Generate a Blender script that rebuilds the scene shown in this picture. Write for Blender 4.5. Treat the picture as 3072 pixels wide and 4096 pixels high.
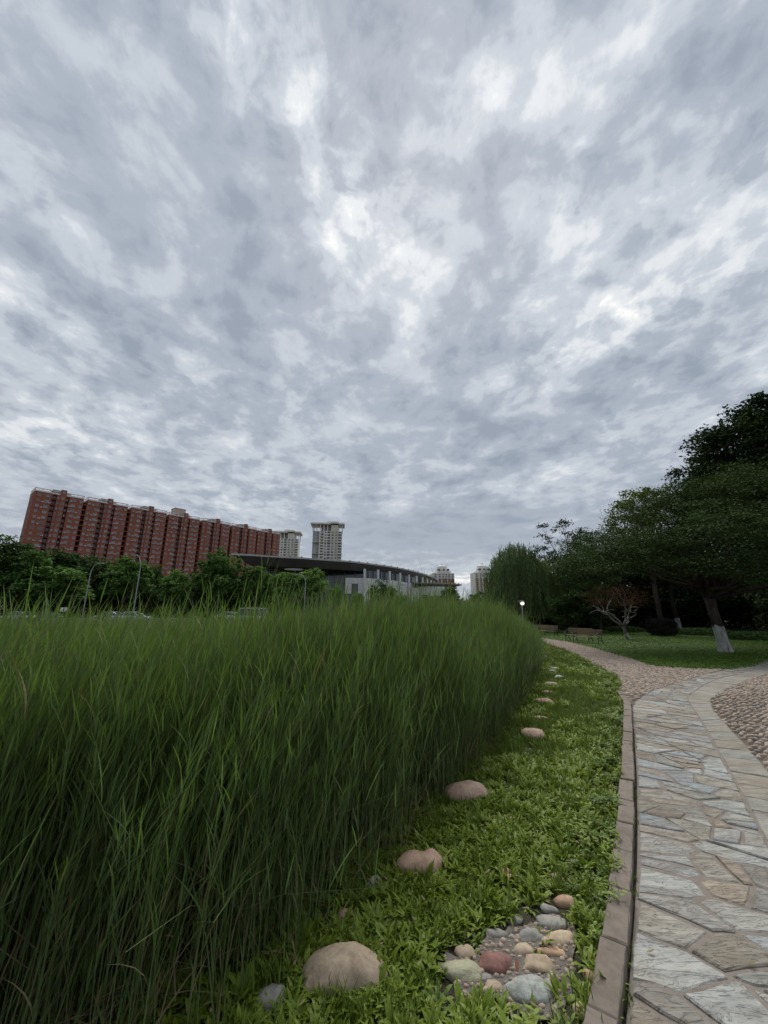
import bpy, bmesh, math, random
import numpy as np
from mathutils import Vector, Matrix, Euler, noise as mnoise
for o in list(bpy.data.objects): bpy.data.objects.remove(o)
random.seed(7); RNG = np.random.default_rng(7)
sc = bpy.context.scene; COL = sc.collection
rad = math.radians
# ------------------------------------------------------------------ camera, sky, sun, exposure
EYE = 1.6; PITCH = rad(14.8); FPX = 1540.0
cd = bpy.data.cameras.new('camera'); cam = bpy.data.objects.new('camera', cd); COL.objects.link(cam)
cam.location = (0, 0, EYE); cam.rotation_euler = (rad(90) + PITCH, 0, 0)
cd.sensor_fit = 'VERTICAL'; cd.sensor_height = 24; cd.lens = 24 * FPX / 4096; cd.clip_start = .05; cd.clip_end = 6000
sc.camera = cam
SUN_EL, SUN_AZ = rad(56), rad(6)          # bright part of the cloud cover, straight ahead and high
w = bpy.data.worlds.new('World'); sc.world = w; w.use_nodes = True
def build_sky():
    nt = w.node_tree; N = nt.nodes; L = nt.links; N.clear()
    def nd(t, **k):
        n = N.new(t)
        for a, b in k.items(): setattr(n, a, b)
        return n
    def math_(op, a, b=None, c=None, clamp=False):
        n = nd('ShaderNodeMath', operation=op, use_clamp=clamp)
        for i, v in enumerate((a, b, c)):
            if v is None: continue
            if isinstance(v, (int, float)): n.inputs[i].default_value = v
            else: L.new(v, n.inputs[i])
        return n.outputs[0]
    tc = nd('ShaderNodeTexCoord'); sp = nd('ShaderNodeSeparateXYZ'); L.new(tc.outputs['Generated'], sp.inputs[0])
    zz = math_('ADD', math_('MAXIMUM', sp.outputs[2], 0.0), 0.13)
    px = math_('DIVIDE', sp.outputs[0], zz); py = math_('DIVIDE', sp.outputs[1], zz)
    cb = nd('ShaderNodeCombineXYZ'); L.new(px, cb.inputs[0]); L.new(py, cb.inputs[1])
    P = cb.outputs[0]
    def noise(scale, detail, rough, dist, sx, sy, loc, rot=0):
        mp = nd('ShaderNodeMapping'); mp.inputs['Scale'].default_value = (sx, sy, 1); mp.inputs['Location'].default_value = loc
        mp.inputs['Rotation'].default_value = (0, 0, rot)
        L.new(P, mp.inputs[0]); n = nd('ShaderNodeTexNoise')
        n.inputs['Scale'].default_value = scale; n.inputs['Detail'].default_value = detail
        n.inputs['Roughness'].default_value = rough; n.inputs['Distortion'].default_value = dist
        L.new(mp.outputs[0], n.inputs['Vector']); return n.outputs[0]
    n1 = noise(1.9, 5, .55, .4, 1, .82, (3.1, 1.7, 0), rad(8))
    n2 = noise(5.0, 7, .54, .35, 1, .86, (0.4, 5.2, 2), rad(-6))
    n3 = noise(13, 7, .58, .3, 1, .85, (2.4, .2, 5), rad(20))
    d = math_('MULTIPLY_ADD', n1, .42, math_('MULTIPLY_ADD', n2, .64, math_('MULTIPLY', n3, .31)))
    ct = nd('ShaderNodeMapRange'); L.new(sp.outputs[2], ct.inputs[0]); ct.inputs[1].default_value = .02; ct.inputs[2].default_value = .5; ct.inputs[3].default_value = .38; ct.inputs[4].default_value = 1.2
    d = math_('MULTIPLY_ADD', math_('SUBTRACT', d, .68), ct.outputs[0], .565)                # distant layers run together
    ragged = math_('MULTIPLY_ADD', n2, 2.6, math_('MULTIPLY_ADD', n3, 2.4, -1.5))            # breaks up the thin places
    def blob(cx, cy, r, amp, stretch=1.0, rot=0.0):
        mp = nd('ShaderNodeMapping', vector_type='TEXTURE')
        mp.inputs['Location'].default_value = (cx, cy, 0); mp.inputs['Rotation'].default_value = (0, 0, rot); mp.inputs['Scale'].default_value = (r * stretch, r, 1)
        L.new(P, mp.inputs[0]); vm = nd('ShaderNodeVectorMath', operation='LENGTH'); L.new(mp.outputs[0], vm.inputs[0])
        g = math_('POWER', 2.718, math_('MULTIPLY', math_('POWER', vm.outputs['Value'], 2.0), -1.0))
        return math_('MULTIPLY', g, math_('MULTIPLY', ragged, amp))
    for b in SKY_BLOBS: d = math_('ADD', d, blob(*b))
    cr = nd('ShaderNodeValToRGB'); L.new(d, cr.inputs[0]); E = cr.color_ramp; E.interpolation = 'EASE'
    stops = [(.40, (.275, .315, .375)), (.52, (.365, .405, .465)), (.63, (.50, .54, .59)), (.74, (.69, .715, .735)), (.86, (.95, .94, .89))]
    E.elements[0].position, E.elements[0].color = stops[0][0], (*stops[0][1], 1)
    E.elements[1].position, E.elements[1].color = stops[-1][0], (*stops[-1][1], 1)
    for p, c in stops[1:-1]: e = E.elements.new(p); e.color = (*c, 1)
    sky = nd('ShaderNodeTexSky', sky_type='NISHITA'); sky.sun_disc = False; sky.sun_elevation = SUN_EL; sky.sun_rotation = SUN_AZ
    sm = nd('ShaderNodeMix', data_type='RGBA', blend_type='MIX'); sm.inputs[0].default_value = .93
    sk = nd('ShaderNodeVectorMath', operation='SCALE'); sk.inputs['Scale'].default_value = .09; L.new(sky.outputs[0], sk.inputs[0])
    L.new(sk.outputs[0], sm.inputs[6]); L.new(cr.outputs[0], sm.inputs[7])
    # higher cloud is thinner and a little brighter than the layer near the horizon
    el = nd('ShaderNodeMapRange'); L.new(sp.outputs[2], el.inputs[0]); el.inputs[1].default_value = 0; el.inputs[2].default_value = 1
    el.inputs[3].default_value = .535; el.inputs[4].default_value = .625
    ml = nd('ShaderNodeVectorMath', operation='SCALE'); L.new(sm.outputs[2], ml.inputs[0]); L.new(el.outputs[0], ml.inputs['Scale'])
    bg = nd('ShaderNodeBackground'); bg.inputs[1].default_value = 1.0; L.new(ml.outputs[0], bg.inputs[0])
    ou = nd('ShaderNodeOutputWorld'); L.new(bg.outputs[0], ou.inputs[0])
# thin places in the cloud cover: centre x, y on the cloud layer, radius, strength, stretch, turn
SKY_BLOBS = [(-.05, .68, .12, .12, 1.4, .9), (-.15, .45, .10, .09, 1.3, .9), (-.24, .37, .07, .12, 1.6, 1.2), (.70, .92, .10, .155, 2.8, -.8),
             (.12, .45, .16, .06, 1, 0), (.5, .5, .25, .04, 1.3, .8), (-.5, .62, .30, -.05, 1, 0), (.03, 1.44, .40, -.06, 1.6, 0), (-1.5, 1.5, .22, .10, 2, .3),
             (-.6, 2.3, .35, .07, 1.6, 0), (.94, 4.6, .25, .26, 2.2, 0), (.45, 2.9, .6, -.10, 2.0, 0)]
build_sky()
sd = bpy.data.lights.new('sun', 'SUN'); sd.energy = 1.5; sd.angle = rad(35); sd.color = (1, .97, .92)
sun = bpy.data.objects.new('sun', sd); COL.objects.link(sun)
sun.rotation_euler = Vector((-math.sin(SUN_AZ) * math.cos(SUN_EL), -math.cos(SUN_AZ) * math.cos(SUN_EL), -math.sin(SUN_EL))).to_track_quat('-Z', 'Y').to_euler()
sc.view_settings.view_transform = 'Standard'; sc.view_settings.look = 'None'; sc.view_settings.gamma = 1; sc.view_settings.exposure = 1.0
sc.render.engine = 'CYCLES'; sc.render.resolution_x = 768; sc.render.resolution_y = 1024
sc.cycles.max_bounces = 4; sc.cycles.transparent_max_bounces = 4; sc.cycles.diffuse_bounces = 2; sc.cycles.transmission_bounces = 2
# ------------------------------------------------------------------ helpers
_S, _C = math.sin(PITCH), math.cos(PITCH)
def _ray(u, v):
    x = (u - 1536) / FPX; up = (2048 - v) / FPX
    return x, _C - _S * up, _S + _C * up
def on(u, v, z=0.0):                      # where the sight line through a photo pixel meets height z
    x, y, q = _ray(u, v); t = (z - EYE) / q
    return Vector((x * t, y * t, z))
def at(u, v, Y):                          # where it meets the distance Y
    x, y, q = _ray(u, v); t = Y / y
    return Vector((x * t, Y, EYE + q * t))
def depth_of(p): return p[1] * _C + (p[2] - EYE) * _S
def smooth(a, b, x):
    t = np.clip((x - a) / (b - a), 0, 1); return t * t * (3 - 2 * t)
def tag(o, label=None, cat=None, group=None, kind=None):
    if label: o['label'] = label
    if cat: o['category'] = cat
    if group: o['group'] = group
    if kind: o['kind'] = kind
    return o
def empty(name, loc=(0, 0, 0), rz=0.0, label=None, cat=None, group=None):
    o = bpy.data.objects.new(name, None); COL.objects.link(o); o.location = loc; o.rotation_euler = (0, 0, rz); o.empty_display_size = .2
    return tag(o, label, cat, group)
def link(name, me, parent=None, loc=None, rot=None, scale=None):
    o = bpy.data.objects.new(name, me); COL.objects.link(o)
    if parent is not None: o.parent = parent
    if loc is not None: o.location = loc
    if rot is not None: o.rotation_euler = rot
    if scale is not None: o.scale = scale
    return o
def np_mesh(name, V, F, mats, rnd=None, mi=None, smooth_=False):
    V = np.asarray(V, dtype=np.float32).reshape(-1, 3); me = bpy.data.meshes.new(name)
    if isinstance(F, np.ndarray):
        k = F.shape[1]; n = F.shape[0]; tot = np.full(n, k, dtype=np.int32); loops = F.astype(np.int32).ravel()
    else:
        tot = np.array([len(f) for f in F], dtype=np.int32); loops = np.array([i for f in F for i in f], dtype=np.int32); n = len(tot)
    st = np.concatenate([[0], np.cumsum(tot)[:-1]]).astype(np.int32)
    me.vertices.add(len(V)); me.vertices.foreach_set('co', V.ravel())
    me.loops.add(len(loops)); me.loops.foreach_set('vertex_index', loops)
    me.polygons.add(n); me.polygons.foreach_set('loop_start', st)
    if mi is not None: me.polygons.foreach_set('material_index', np.asarray(mi, dtype=np.int32))
    me.polygons.foreach_set('use_smooth', np.full(n, smooth_, dtype=bool))
    if rnd is not None:
        a = me.attributes.new('rnd', 'FLOAT', 'FACE'); a.data.foreach_set('value', np.asarray(rnd, dtype=np.float32))
    for m in (mats if isinstance(mats, (list, tuple)) else [mats]): me.materials.append(m)
    me.update(calc_edges=True); me.validate(); return me
class MB:
    def __init__(s): s.v = []; s.f = []; s.m = []; s.r = []
    def face(s, idx, m=0, r=0.5): s.f.append(tuple(idx)); s.m.append(m); s.r.append(r)
    def poly(s, pts, m=0, r=.5):
        i = len(s.v); s.v += [tuple(p) for p in pts]; s.face(range(i, i + len(pts)), m, r)
    def box(s, x0, x1, y0, y1, z0, z1, m=0, r=.5, M=None):
        i = len(s.v); P = [(x, y, z) for z in (z0, z1) for y in (y0, y1) for x in (x0, x1)]
        if M is not None: P = [tuple(M @ Vector(p)) for p in P]
        s.v += P
        for f in ((0, 2, 3, 1), (4, 5, 7, 6), (0, 1, 5, 4), (2, 6, 7, 3), (0, 4, 6, 2), (1, 3, 7, 5)): s.face([i + k for k in f], m, r)
        return s
    def tube(s, pts, radii, n=6, m=0, r=.5, cap=True):
        pts = [Vector(p) for p in pts]; prev = None; rings = []
        ref = Vector((1, 0, 0))
        for k, p in enumerate(pts):
            t = (pts[min(k + 1, len(pts) - 1)] - pts[max(k - 1, 0)]).normalized()
            a = ref - t * ref.dot(t)
            if a.length < .1: a = Vector((0, 1, 0)) - t * t.y
            a.normalize(); b = t.cross(a); ref = a; i = len(s.v)
            rr = radii[k] if hasattr(radii, '__len__') else radii
            for q in range(n):
                an = 2 * math.pi * q / n; s.v.append(tuple(p + a * math.cos(an) * rr + b * math.sin(an) * rr))
            rings.append(i)
        for k in range(len(rings) - 1):
            for q in range(n):
                s.face((rings[k] + q, rings[k] + (q + 1) % n, rings[k + 1] + (q + 1) % n, rings[k + 1] + q), m, r)
        if cap: s.face([rings[0] + q for q in reversed(range(n))], m, r); s.face([rings[-1] + q for q in range(n)], m, r)
        return s
    def lathe(s, prof, n=16, c=(0, 0, 0), m=0, r=.5):
        rings = []
        for rr, z in prof:
            rings.append(len(s.v))
            for q in range(n): a = 2 * math.pi * q / n; s.v.append((c[0] + rr * math.cos(a), c[1] + rr * math.sin(a), c[2] + z))
        for k in range(len(rings) - 1):
            for q in range(n): s.face((rings[k] + q, rings[k] + (q + 1) % n, rings[k + 1] + (q + 1) % n, rings[k + 1] + q), m, r)
        s.face([rings[0] + q for q in reversed(range(n))], m, r); s.face([rings[-1] + q for q in range(n)], m, r)
        return s
    def prism(s, pts2, z0, z1, m=0, r=.5):           # pts2 counter-clockwise
        n = len(pts2); i = len(s.v); s.v += [(p[0], p[1], z0) for p in pts2] + [(p[0], p[1], z1) for p in pts2]
        s.face([i + n + k for k in range(n)], m, r); s.face([i + k for k in reversed(range(n))], m, r)
        for k in range(n): s.face((i + k, i + (k + 1) % n, i + n + (k + 1) % n, i + n + k), m, r)
        return s
    def blade(s, base, az, length, width, el, droop, segs=3, m=0, r=.5, peak=.35):
        # a leaf: starts at elevation el, bends down by droop over its length, widest at peak
        p = Vector(base); side = Vector((-math.sin(az), math.cos(az), 0)); i0 = len(s.v); st = length / segs; e = el
        for k in range(segs):
            t = k / segs; wd = width * .5 * (min(1, .35 + t / peak * .65) if t < peak else max(.0, 1 - ((t - peak) / (1 - peak)) ** 1.6))
            s.v.append(tuple(p - side * wd)); s.v.append(tuple(p + side * wd))
            p = p + Vector((math.cos(az) * math.cos(e), math.sin(az) * math.cos(e), math.sin(e))) * st; e -= droop / segs
        s.v.append(tuple(p))
        for k in range(segs - 1): a = i0 + 2 * k; s.face((a, a + 1, a + 3, a + 2), m, r)
        a = i0 + 2 * (segs - 1); s.face((a, a + 1, a + 2), m, r)
    def mesh(s, name, mats, smooth_=False): return np_mesh(name, s.v, s.f, mats, s.r, s.m, smooth_)
    def build(s, name, mats, parent=None, smooth_=False, **k): return link(name, s.mesh(name, mats, smooth_), parent, **k)
def bevel(me, wdt, seg=1):
    bm = bmesh.new(); bm.from_mesh(me); bmesh.ops.bevel(bm, geom=bm.edges[:], offset=wdt, segments=seg, affect='EDGES', profile=.6); bm.to_mesh(me); bm.free(); return me
def inpoly(P, poly):
    x, y = P[:, 0], P[:, 1]; c = np.zeros(len(P), bool); n = len(poly)
    for i in range(n):
        x1, y1 = poly[i]; x2, y2 = poly[(i + 1) % n]
        if y1 == y2: continue
        k = ((y1 > y) != (y2 > y)) & (x < (x2 - x1) * (y - y1) / (y2 - y1) + x1); c ^= k
    return c
# ------------------------------------------------------------------ materials
def mk(name):
    m = bpy.data.materials.new(name); m.use_nodes = True; nt = m.node_tree; nt.nodes.clear()
    return m, nt
class NT:
    def __init__(s, name): s.m, s.t = mk(name); s.N = s.t.nodes; s.L = s.t.links
    def n(s, t, ins=None, **k):
        q = s.N.new(t)
        for a, b in k.items(): setattr(q, a, b)
        for a, b in (ins or {}).items():
            if hasattr(b, 'is_linked') or isinstance(b, bpy.types.NodeSocket): s.L.new(b, q.inputs[a])
            else: q.inputs[a].default_value = b
        return q
    def ramp(s, fac, stops, interp='LINEAR'):
        r = s.n('ShaderNodeValToRGB', {0: fac}); e = r.color_ramp; e.interpolation = interp
        e.elements[0].position, e.elements[0].color = stops[0][0], (*stops[0][1], 1); e.elements[1].position, e.elements[1].color = stops[-1][0], (*stops[-1][1], 1)
        for p, c in stops[1:-1]: q = e.elements.new(p); q.color = (*c, 1)
        return r.outputs[0]
    def mix(s, fac, a, b, mode='MIX'):
        q = s.n('ShaderNodeMix', data_type='RGBA', blend_type=mode); 
        for i, v in ((0, fac), (6, a), (7, b)):
            if isinstance(v, bpy.types.NodeSocket): s.L.new(v, q.inputs[i])
            else: q.inputs[i].default_value = (*v, 1) if isinstance(v, tuple) else v
        return q.outputs[2]
    def math(s, op, a, b=0.0):
        q = s.n('ShaderNodeMath', operation=op)
        for i, v in ((0, a), (1, b)):
            if isinstance(v, bpy.types.NodeSocket): s.L.new(v, q.inputs[i])
            else: q.inputs[i].default_value = v
        return q.outputs[0]
    def coord(s, scale=(1, 1, 1), rot=(0, 0, 0), jitter=None):
        t = s.n('ShaderNodeTexCoord').outputs['Object']
        if jitter is not None:
            c = s.n('ShaderNodeCombineXYZ', {0: s.math('MULTIPLY', jitter, 37.0), 1: s.math('MULTIPLY', jitter, 91.0), 2: s.math('MULTIPLY', jitter, 53.0)})
            t = s.n('ShaderNodeVectorMath', {0: t, 1: c.outputs[0]}, operation='ADD').outputs[0]
        return s.n('ShaderNodeMapping', {0: t, 'Scale': scale, 'Rotation': rot}).outputs[0]
    def noise(s, vec, scale, detail=5, rough=.55, dist=0.0):
        return s.n('ShaderNodeTexNoise', {'Vector': vec, 'Scale': scale, 'Detail': detail, 'Roughness': rough, 'Distortion': dist}).outputs[0]
    def bump(s, h, strength=.4, dist=.02): return s.n('ShaderNodeBump', {'Height': h, 'Strength': strength, 'Distance': dist}).outputs[0]
    def out(s, sh): s.n('ShaderNodeOutputMaterial', {0: sh}); return s.m
    def pbr(s, col, rough=.8, normal=None, spec=.3, metal=0.0):
        d = {'Base Color': col if isinstance(col, bpy.types.NodeSocket) else (*col, 1), 'Roughness': rough, 'Specular IOR Level': spec, 'Metallic': metal}
        if normal is not None: d['Normal'] = normal
        return s.n('ShaderNodeBsdfPrincipled', d).outputs[0]
    def objrnd(s): return s.n('ShaderNodeObjectInfo').outputs['Random']
    def attr(s): return s.n('ShaderNodeAttribute', attribute_name='rnd').outputs['Fac']
def m_surf(name, c1, c2, scale=3.0, rough=.85, bump=.2, c3=None, vec=(1, 1, 1), spec=.25, bd=.02, objvar=0.0):
    t = NT(name); r = t.objrnd(); v = t.coord(vec, jitter=r if objvar else None); f = t.noise(v, scale, 6, .6)
    st = [(.3, c1), (.7, c2)] if c3 is None else [(.28, c1), (.5, c2), (.72, c3)]
    col = t.ramp(f, st)
    f2 = t.noise(v, scale * 9, 4, .6)
    col = t.mix(.35, col, t.ramp(f2, [(.25, (.45, .45, .45)), (.75, (1, 1, 1))]), 'MULTIPLY')
    if objvar: col = t.mix(objvar, col, t.ramp(r, [(0, (.5, .5, .5)), (1, (1.0, 1.0, 1.0))]), 'MULTIPLY')
    return t.out(t.pbr(col, rough, t.bump(f2, bump, bd) if bump else None, spec))
def m_leaf(name, cols, rough=.55, trans=.25, per='both', spec=.3):
    t = NT(name); a = t.attr(); o = t.objrnd()
    f = a if per == 'attr' else (o if per == 'obj' else t.math('ADD', t.math('MULTIPLY', a, .6), t.math('MULTIPLY', o, .4)))
    n = len(cols); col = t.ramp(f, [(i / (n - 1), c) for i, c in enumerate(cols)])
    p = t.pbr(col, rough, None, spec); tr = t.n('ShaderNodeBsdfTranslucent', {0: t.mix(1.0, col, (1.0, 1.0, .55), 'MULTIPLY')}).outputs[0]
    return t.out(t.n('ShaderNodeMixShader', {0: trans, 1: p, 2: tr}).outputs[0])
def m_flat(name, c, rough=.6, spec=.4, metal=0.0): t = NT(name); return t.out(t.pbr(c, rough, None, spec, metal))
def m_glass(name, c, c2, rough=.12):
    t = NT(name); col = t.ramp(t.objrnd(), [(0, c), (1, c2)]); return t.out(t.pbr(col, rough, None, .7))
def m_emit(name, c, s): t = NT(name); return t.out(t.n('ShaderNodeEmission', {0: (*c, 1), 1: s}).outputs[0])
def m_stone(name, cols, streak=(1, 1, 1), scale=4.0, rough=.85, bump=.5, attr=False, bd=.02, mottle=.5, cleft=False):
    # a stone whose base colour differs from piece to piece, with grain and cleft
    t = NT(name); r = t.attr() if attr else t.objrnd(); v = t.coord(streak, jitter=r)
    n = len(cols); col = t.ramp(r, [(i / (n - 1), c) for i, c in enumerate(cols)])
    f = t.noise(v, scale, 7, .62, .4); f2 = t.noise(v, scale * 5, 6, .65)
    col = t.mix(mottle, col, t.ramp(f, [(.3, (.5, .47, .44)), (.5, (.95, .95, .95)), (.7, (1.25, 1.25, 1.2))]), 'MULTIPLY')
    col = t.mix(.4, col, t.ramp(f2, [(.3, (.55, .53, .5)), (.6, (1.1, 1.1, 1.1))]), 'MULTIPLY')
    h = t.math('ADD', f, t.math('MULTIPLY', f2, .5))
    if cleft:                                  # split layers: stepped relief, brown iron stain, hairline seams
        g = t.noise(v, scale * 1.3, 6, .6, .8); stp = t.ramp(g, [(.40, (0, 0, 0)), (.43, (.35, .35, .35)), (.52, (.4, .4, .4)), (.55, (.8, .8, .8)), (.66, (.85, .85, .85)), (.68, (1, 1, 1))])
        seam = t.ramp(t.math('ABSOLUTE', t.math('SUBTRACT', t.noise(v, scale * 1.1, 5, .6, 1.2), .5)), [(0, (.38, .35, .31)), (.018, (1, 1, 1)), (1, (1, 1, 1))])
        col = t.mix(.3, col, seam, 'MULTIPLY'); col = t.mix(t.ramp(t.noise(t.coord((1, 1, 1), jitter=r), scale * .9, 4, .6), [(.5, (0, 0, 0)), (.7, (.45, .45, .45))]), col, (.235, .175, .115))
        col = t.mix(.35, col, t.ramp(stp, [(0, (.62, .62, .62)), (1, (1.2, 1.2, 1.18))]), 'MULTIPLY'); h = t.math('ADD', t.math('MULTIPLY', h, .6), stp)
    return t.out(t.pbr(col, rough, t.bump(h, bump, bd), .25))
M = {}
# ------------------------------------------------------------------ ground, pond, road, wall
REED_EDGE = [(-2.2, 0.0), (-.76, 2.03), (-.66, 2.15), (-.52, 2.39), (-.37, 2.53), (-.2, 2.9), (.07, 3.3), (.58, 4.23), (1.33, 5.61), (2.39, 7.75), (4.27, 11.88), (7.3, 19.6), (9.2, 27), (10.5, 45)]
_ey = np.array([p[1] for p in REED_EDGE]); _ex = np.array([p[0] for p in REED_EDGE])
def edge_x(y): return np.interp(y, _ey, _ex) + np.minimum(0, np.asarray(y)) * .7
def ground_z(x, y):
    x = np.asarray(x, float); y = np.asarray(y, float)
    d = (edge_x(y) - x) * .78
    z = -.75 * smooth(-.1, 5, d)
    far = .4 * smooth(44, 60, y)
    return np.where(y > 45.2, np.where(x < 10.5, .4, far), z)
def gz(x, y): return float(ground_z(x, y))
M['soil'] = m_surf('soil', (.030, .026, .017), (.075, .065, .045), 9.0, .95, .9, c3=(.05, .052, .026), bd=.03)
def build_ground():
    xs = np.unique(np.concatenate([np.linspace(-2500, -80, 14), np.arange(-80, -14, 6), np.arange(-14, 16, .5), np.arange(16, 90, 6), np.linspace(90, 2500, 14)]))
    ys = np.unique(np.concatenate([np.linspace(-600, -8, 6), np.arange(-8, 0, 2), np.arange(0, 16, .4), np.arange(16, 44.9, 1.5), [45, 45.3], np.arange(47, 80, 4), np.linspace(80, 3500, 16)]))
    X, Y = np.meshgrid(xs, ys); Z = ground_z(X, Y)
    V = np.stack([X, Y, Z], -1).reshape(-1, 3); nx = len(xs); ny = len(ys)
    i, j = np.meshgrid(np.arange(nx - 1), np.arange(ny - 1)); a = (j * nx + i).ravel()
    tag(link('ground', np_mesh('ground', V, np.stack([a, a + 1, a + nx + 1, a + nx], 1), M['soil'], smooth_=True)), kind='structure')
build_ground()
t = NT('water'); M['water'] = t.out(t.pbr((.018, .026, .02), .08, t.bump(t.noise(t.coord(), 2.5, 4), .15, .02), .6))
mb = MB(); mb.poly([(-90, 9, -.70), (0, 9, -.70), (6.5, 26, -.70), (8.0, 44.9, -.70), (-90, 44.9, -.70)]); tag(mb.build('pond_water', M['water']), kind='structure')
M['asphalt'] = m_surf('asphalt', (.045, .045, .047), (.065, .065, .066), 6, .9, .1)
mb = MB(); mb.poly([(-160, 53, .404), (60, 53, .404), (60, 63, .404), (-160, 63, .404)]); road = tag(mb.build('road', M['asphalt']), kind='structure')
M['paint'] = m_flat('road_paint', (.7, .7, .68), .7)
for k in range(24): mb = MB(); x = -120 + k * 6; mb.poly([(x, 57.9, .408), (x + 2.4, 57.9, .408), (x + 2.4, 58.05, .408), (x, 58.05, .408)]); mb.build('lane_dash', M['paint'], road)
M['beige_wall'] = m_surf('beige_render', (.36, .31, .25), (.46, .40, .33), .7, .85, .1)
M['wall_stone'] = m_stone('wall_stone', [(.22, .20, .17), (.32, .29, .24), (.38, .35, .30)], scale=2)
wallo = empty('retaining_wall', (0, 45, 0), label='long beige retaining wall across the pond, below the parked cars', cat='wall')
mb = MB().box(-38.4, 9.8, -.12, .35, -.9, 1.02); mb.build('wall_face', M['beige_wall'], wallo)
mb = MB().box(-38.4, 9.8, -.62, -.12, -.9, .05); mb.build('ledge', M['beige_wall'], wallo)
mb = MB().box(-38.5, 9.9, -.17, .40, 1.02, 1.12); mb.build('coping', m_surf('coping', (.40, .35, .29), (.5, .45, .38), 1), wallo)
wl = empty('retaining_wall', (0, 45, 0), label='rubble stone retaining wall at the far left of the pond', cat='wall')
mb = MB().box(-80, -38.6, .05, .45, -.9, .75); mb.build('wall_face', M['wall_stone'], wl)
for k in range(2):
    for j in range(24):
        x0 = -80 + j * 1.72 + k * .7; mb = MB().box(x0, x0 + 1.64, -.06, .04, -.35 + k * .55, .16 + k * .55); bevel_me = mb.mesh('block', M['wall_stone']); link('stone_block', bevel_me, wl)
# ------------------------------------------------------------------ lawn
LAWN = [(10.69, 26.66), (10.57, 22.57), (9.9, 19.0), (9.28, 16.4), (8.75, 14.2), (8.45, 13.22), (8.62, 12.62), (9.3, 12.3), (10.33, 12.26), (11.6, 12.95), (13.83, 14.76), (17, 17.2), (22, 20), (70, 40), (70, 75), (12, 75), (12.5, 44), (11.6, 33)]
M['lawn'] = m_surf('lawn_turf', (.030, .060, .010), (.040, .078, .014), 1.2, .95, .4, c3=(.05, .09, .02))
mb = MB(); mb.poly([(x, y, .006 if y < 44 else .42) for x, y in LAWN[:14]] + [(70, 44, .006), (12.5, 44, .006), (11.6, 33, .006)]); tag(mb.build('lawn', M['lawn']), kind='structure')
# ------------------------------------------------------------------ path: bed, flagstones, border, cobbles, kerb
KERB_R = [(-.45, 0), (.98, 2.03), (1.23, 2.39), (1.91, 3.42), (3.27, 5.61), (4.30, 7.30), (4.72, 8.15), (4.98, 8.75)]
FL = [(-.45, 0), (.98, 2.03), (1.91, 3.42), (3.27, 5.61), (4.34, 7.39), (5.05, 8.25), (5.95, 9.09), (7.97, 10.64), (11.16, 12.88), (15.2, 15.6)]
FR = [(.19, -.42), (1.66, 1.63), (2.62, 3.08), (3.85, 4.95), (5.02, 6.77), (5.60, 7.72), (6.24, 8.52), (8.3, 10.35), (11.45, 12.45), (15.5, 15.15)]
BR = [(.46, -.6), (1.93, 1.43), (2.89, 2.90), (4.14, 4.78), (5.40, 6.86), (5.95, 7.65), (6.58, 8.34), (8.6, 9.98), (11.7, 12.1), (15.75, 14.8)]
_c = lambda a: np.array(a, float)
def strip_map(A, B, sub=12):
    A, B = _c(A), _c(B)
    def cm(P):                                # smooth the polyline (Catmull-Rom)
        out = []
        for i in range(len(P) - 1):
            p0, p1, p2, p3 = P[max(i - 1, 0)], P[i], P[i + 1], P[min(i + 2, len(P) - 1)]
            for k in range(sub):
                q = k / sub; out.append(.5 * (2 * p1 + (p2 - p0) * q + (2 * p0 - 5 * p1 + 4 * p2 - p3) * q * q + (3 * p1 - p0 - 3 * p2 + p3) * q ** 3))
        out.append(P[-1]); return np.array(out)
    A, B = cm(A), cm(B); mid = (A + B) / 2; s = np.concatenate([[0], np.cumsum(np.linalg.norm(np.diff(mid, axis=0), axis=1))])
    W = np.linalg.norm(A - B, axis=1)
    def f(ss, tt):
        a = np.array([np.interp(ss, s, A[:, 0]), np.interp(ss, s, A[:, 1])]); b = np.array([np.interp(ss, s, B[:, 0]), np.interp(ss, s, B[:, 1])])
        return a + (b - a) * tt
    return f, s[-1], W.mean(), A, B
fmap, flen, fw, FLs, FRs = strip_map(FL, FR)
bmap, blen, bw, _, BRs = strip_map(FR, BR)
C1 = [(4.36, 7.42), (4.98, 8.75), (5.3, 9.3), (6.0, 10.7), (6.7, 13.0), (7.4, 15.5), (9.4, 24.5), (11, 33), (12.0, 44), (12.6, 44), (11.7, 33), (10.8, 26.7), (10.67, 22.57), (10.0, 19), (9.38, 16.4), (8.85, 14.2), (8.55, 13.22), (8.72, 12.70), (9.3, 12.4), (10.33, 12.36), (11.6, 13.05), (14.0, 14.9)] + [tuple(p) for p in FLs[::-1] if 7.45 < p[1] < 14.4]
C2 = [tuple(p) for p in BRs if .5 < p[1] < 13] + [(16, 13), (16, 6), (8, 1)]
M['mortar'] = m_surf('mortar', (.15, .13, .108), (.24, .205, .175), 5, .95, .6, c3=(.19, .165, .14), bd=.012)
M['grout'] = m_surf('cobble_bed', (.10, .085, .065), (.17, .14, .11), 6, .95, .5, bd=.01)
path = empty('path', (0, 0, 0)); tag(path, kind='structure')
strip = [(-.45, 0)] + [tuple(p) for p in FLs[1:]] + [tuple(p) for p in BRs[::-1]]
mb = MB(); mb.poly([(x, y, .010) for x, y in strip]); mb.build('mortar_bed', M['mortar'], path)
mb = MB(); mb.poly([(x, y, .0055) for x, y in C1]); mb.poly([(x, y, .0055) for x, y in C2]); mb.build('cobble_bed', M['grout'], path)
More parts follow.
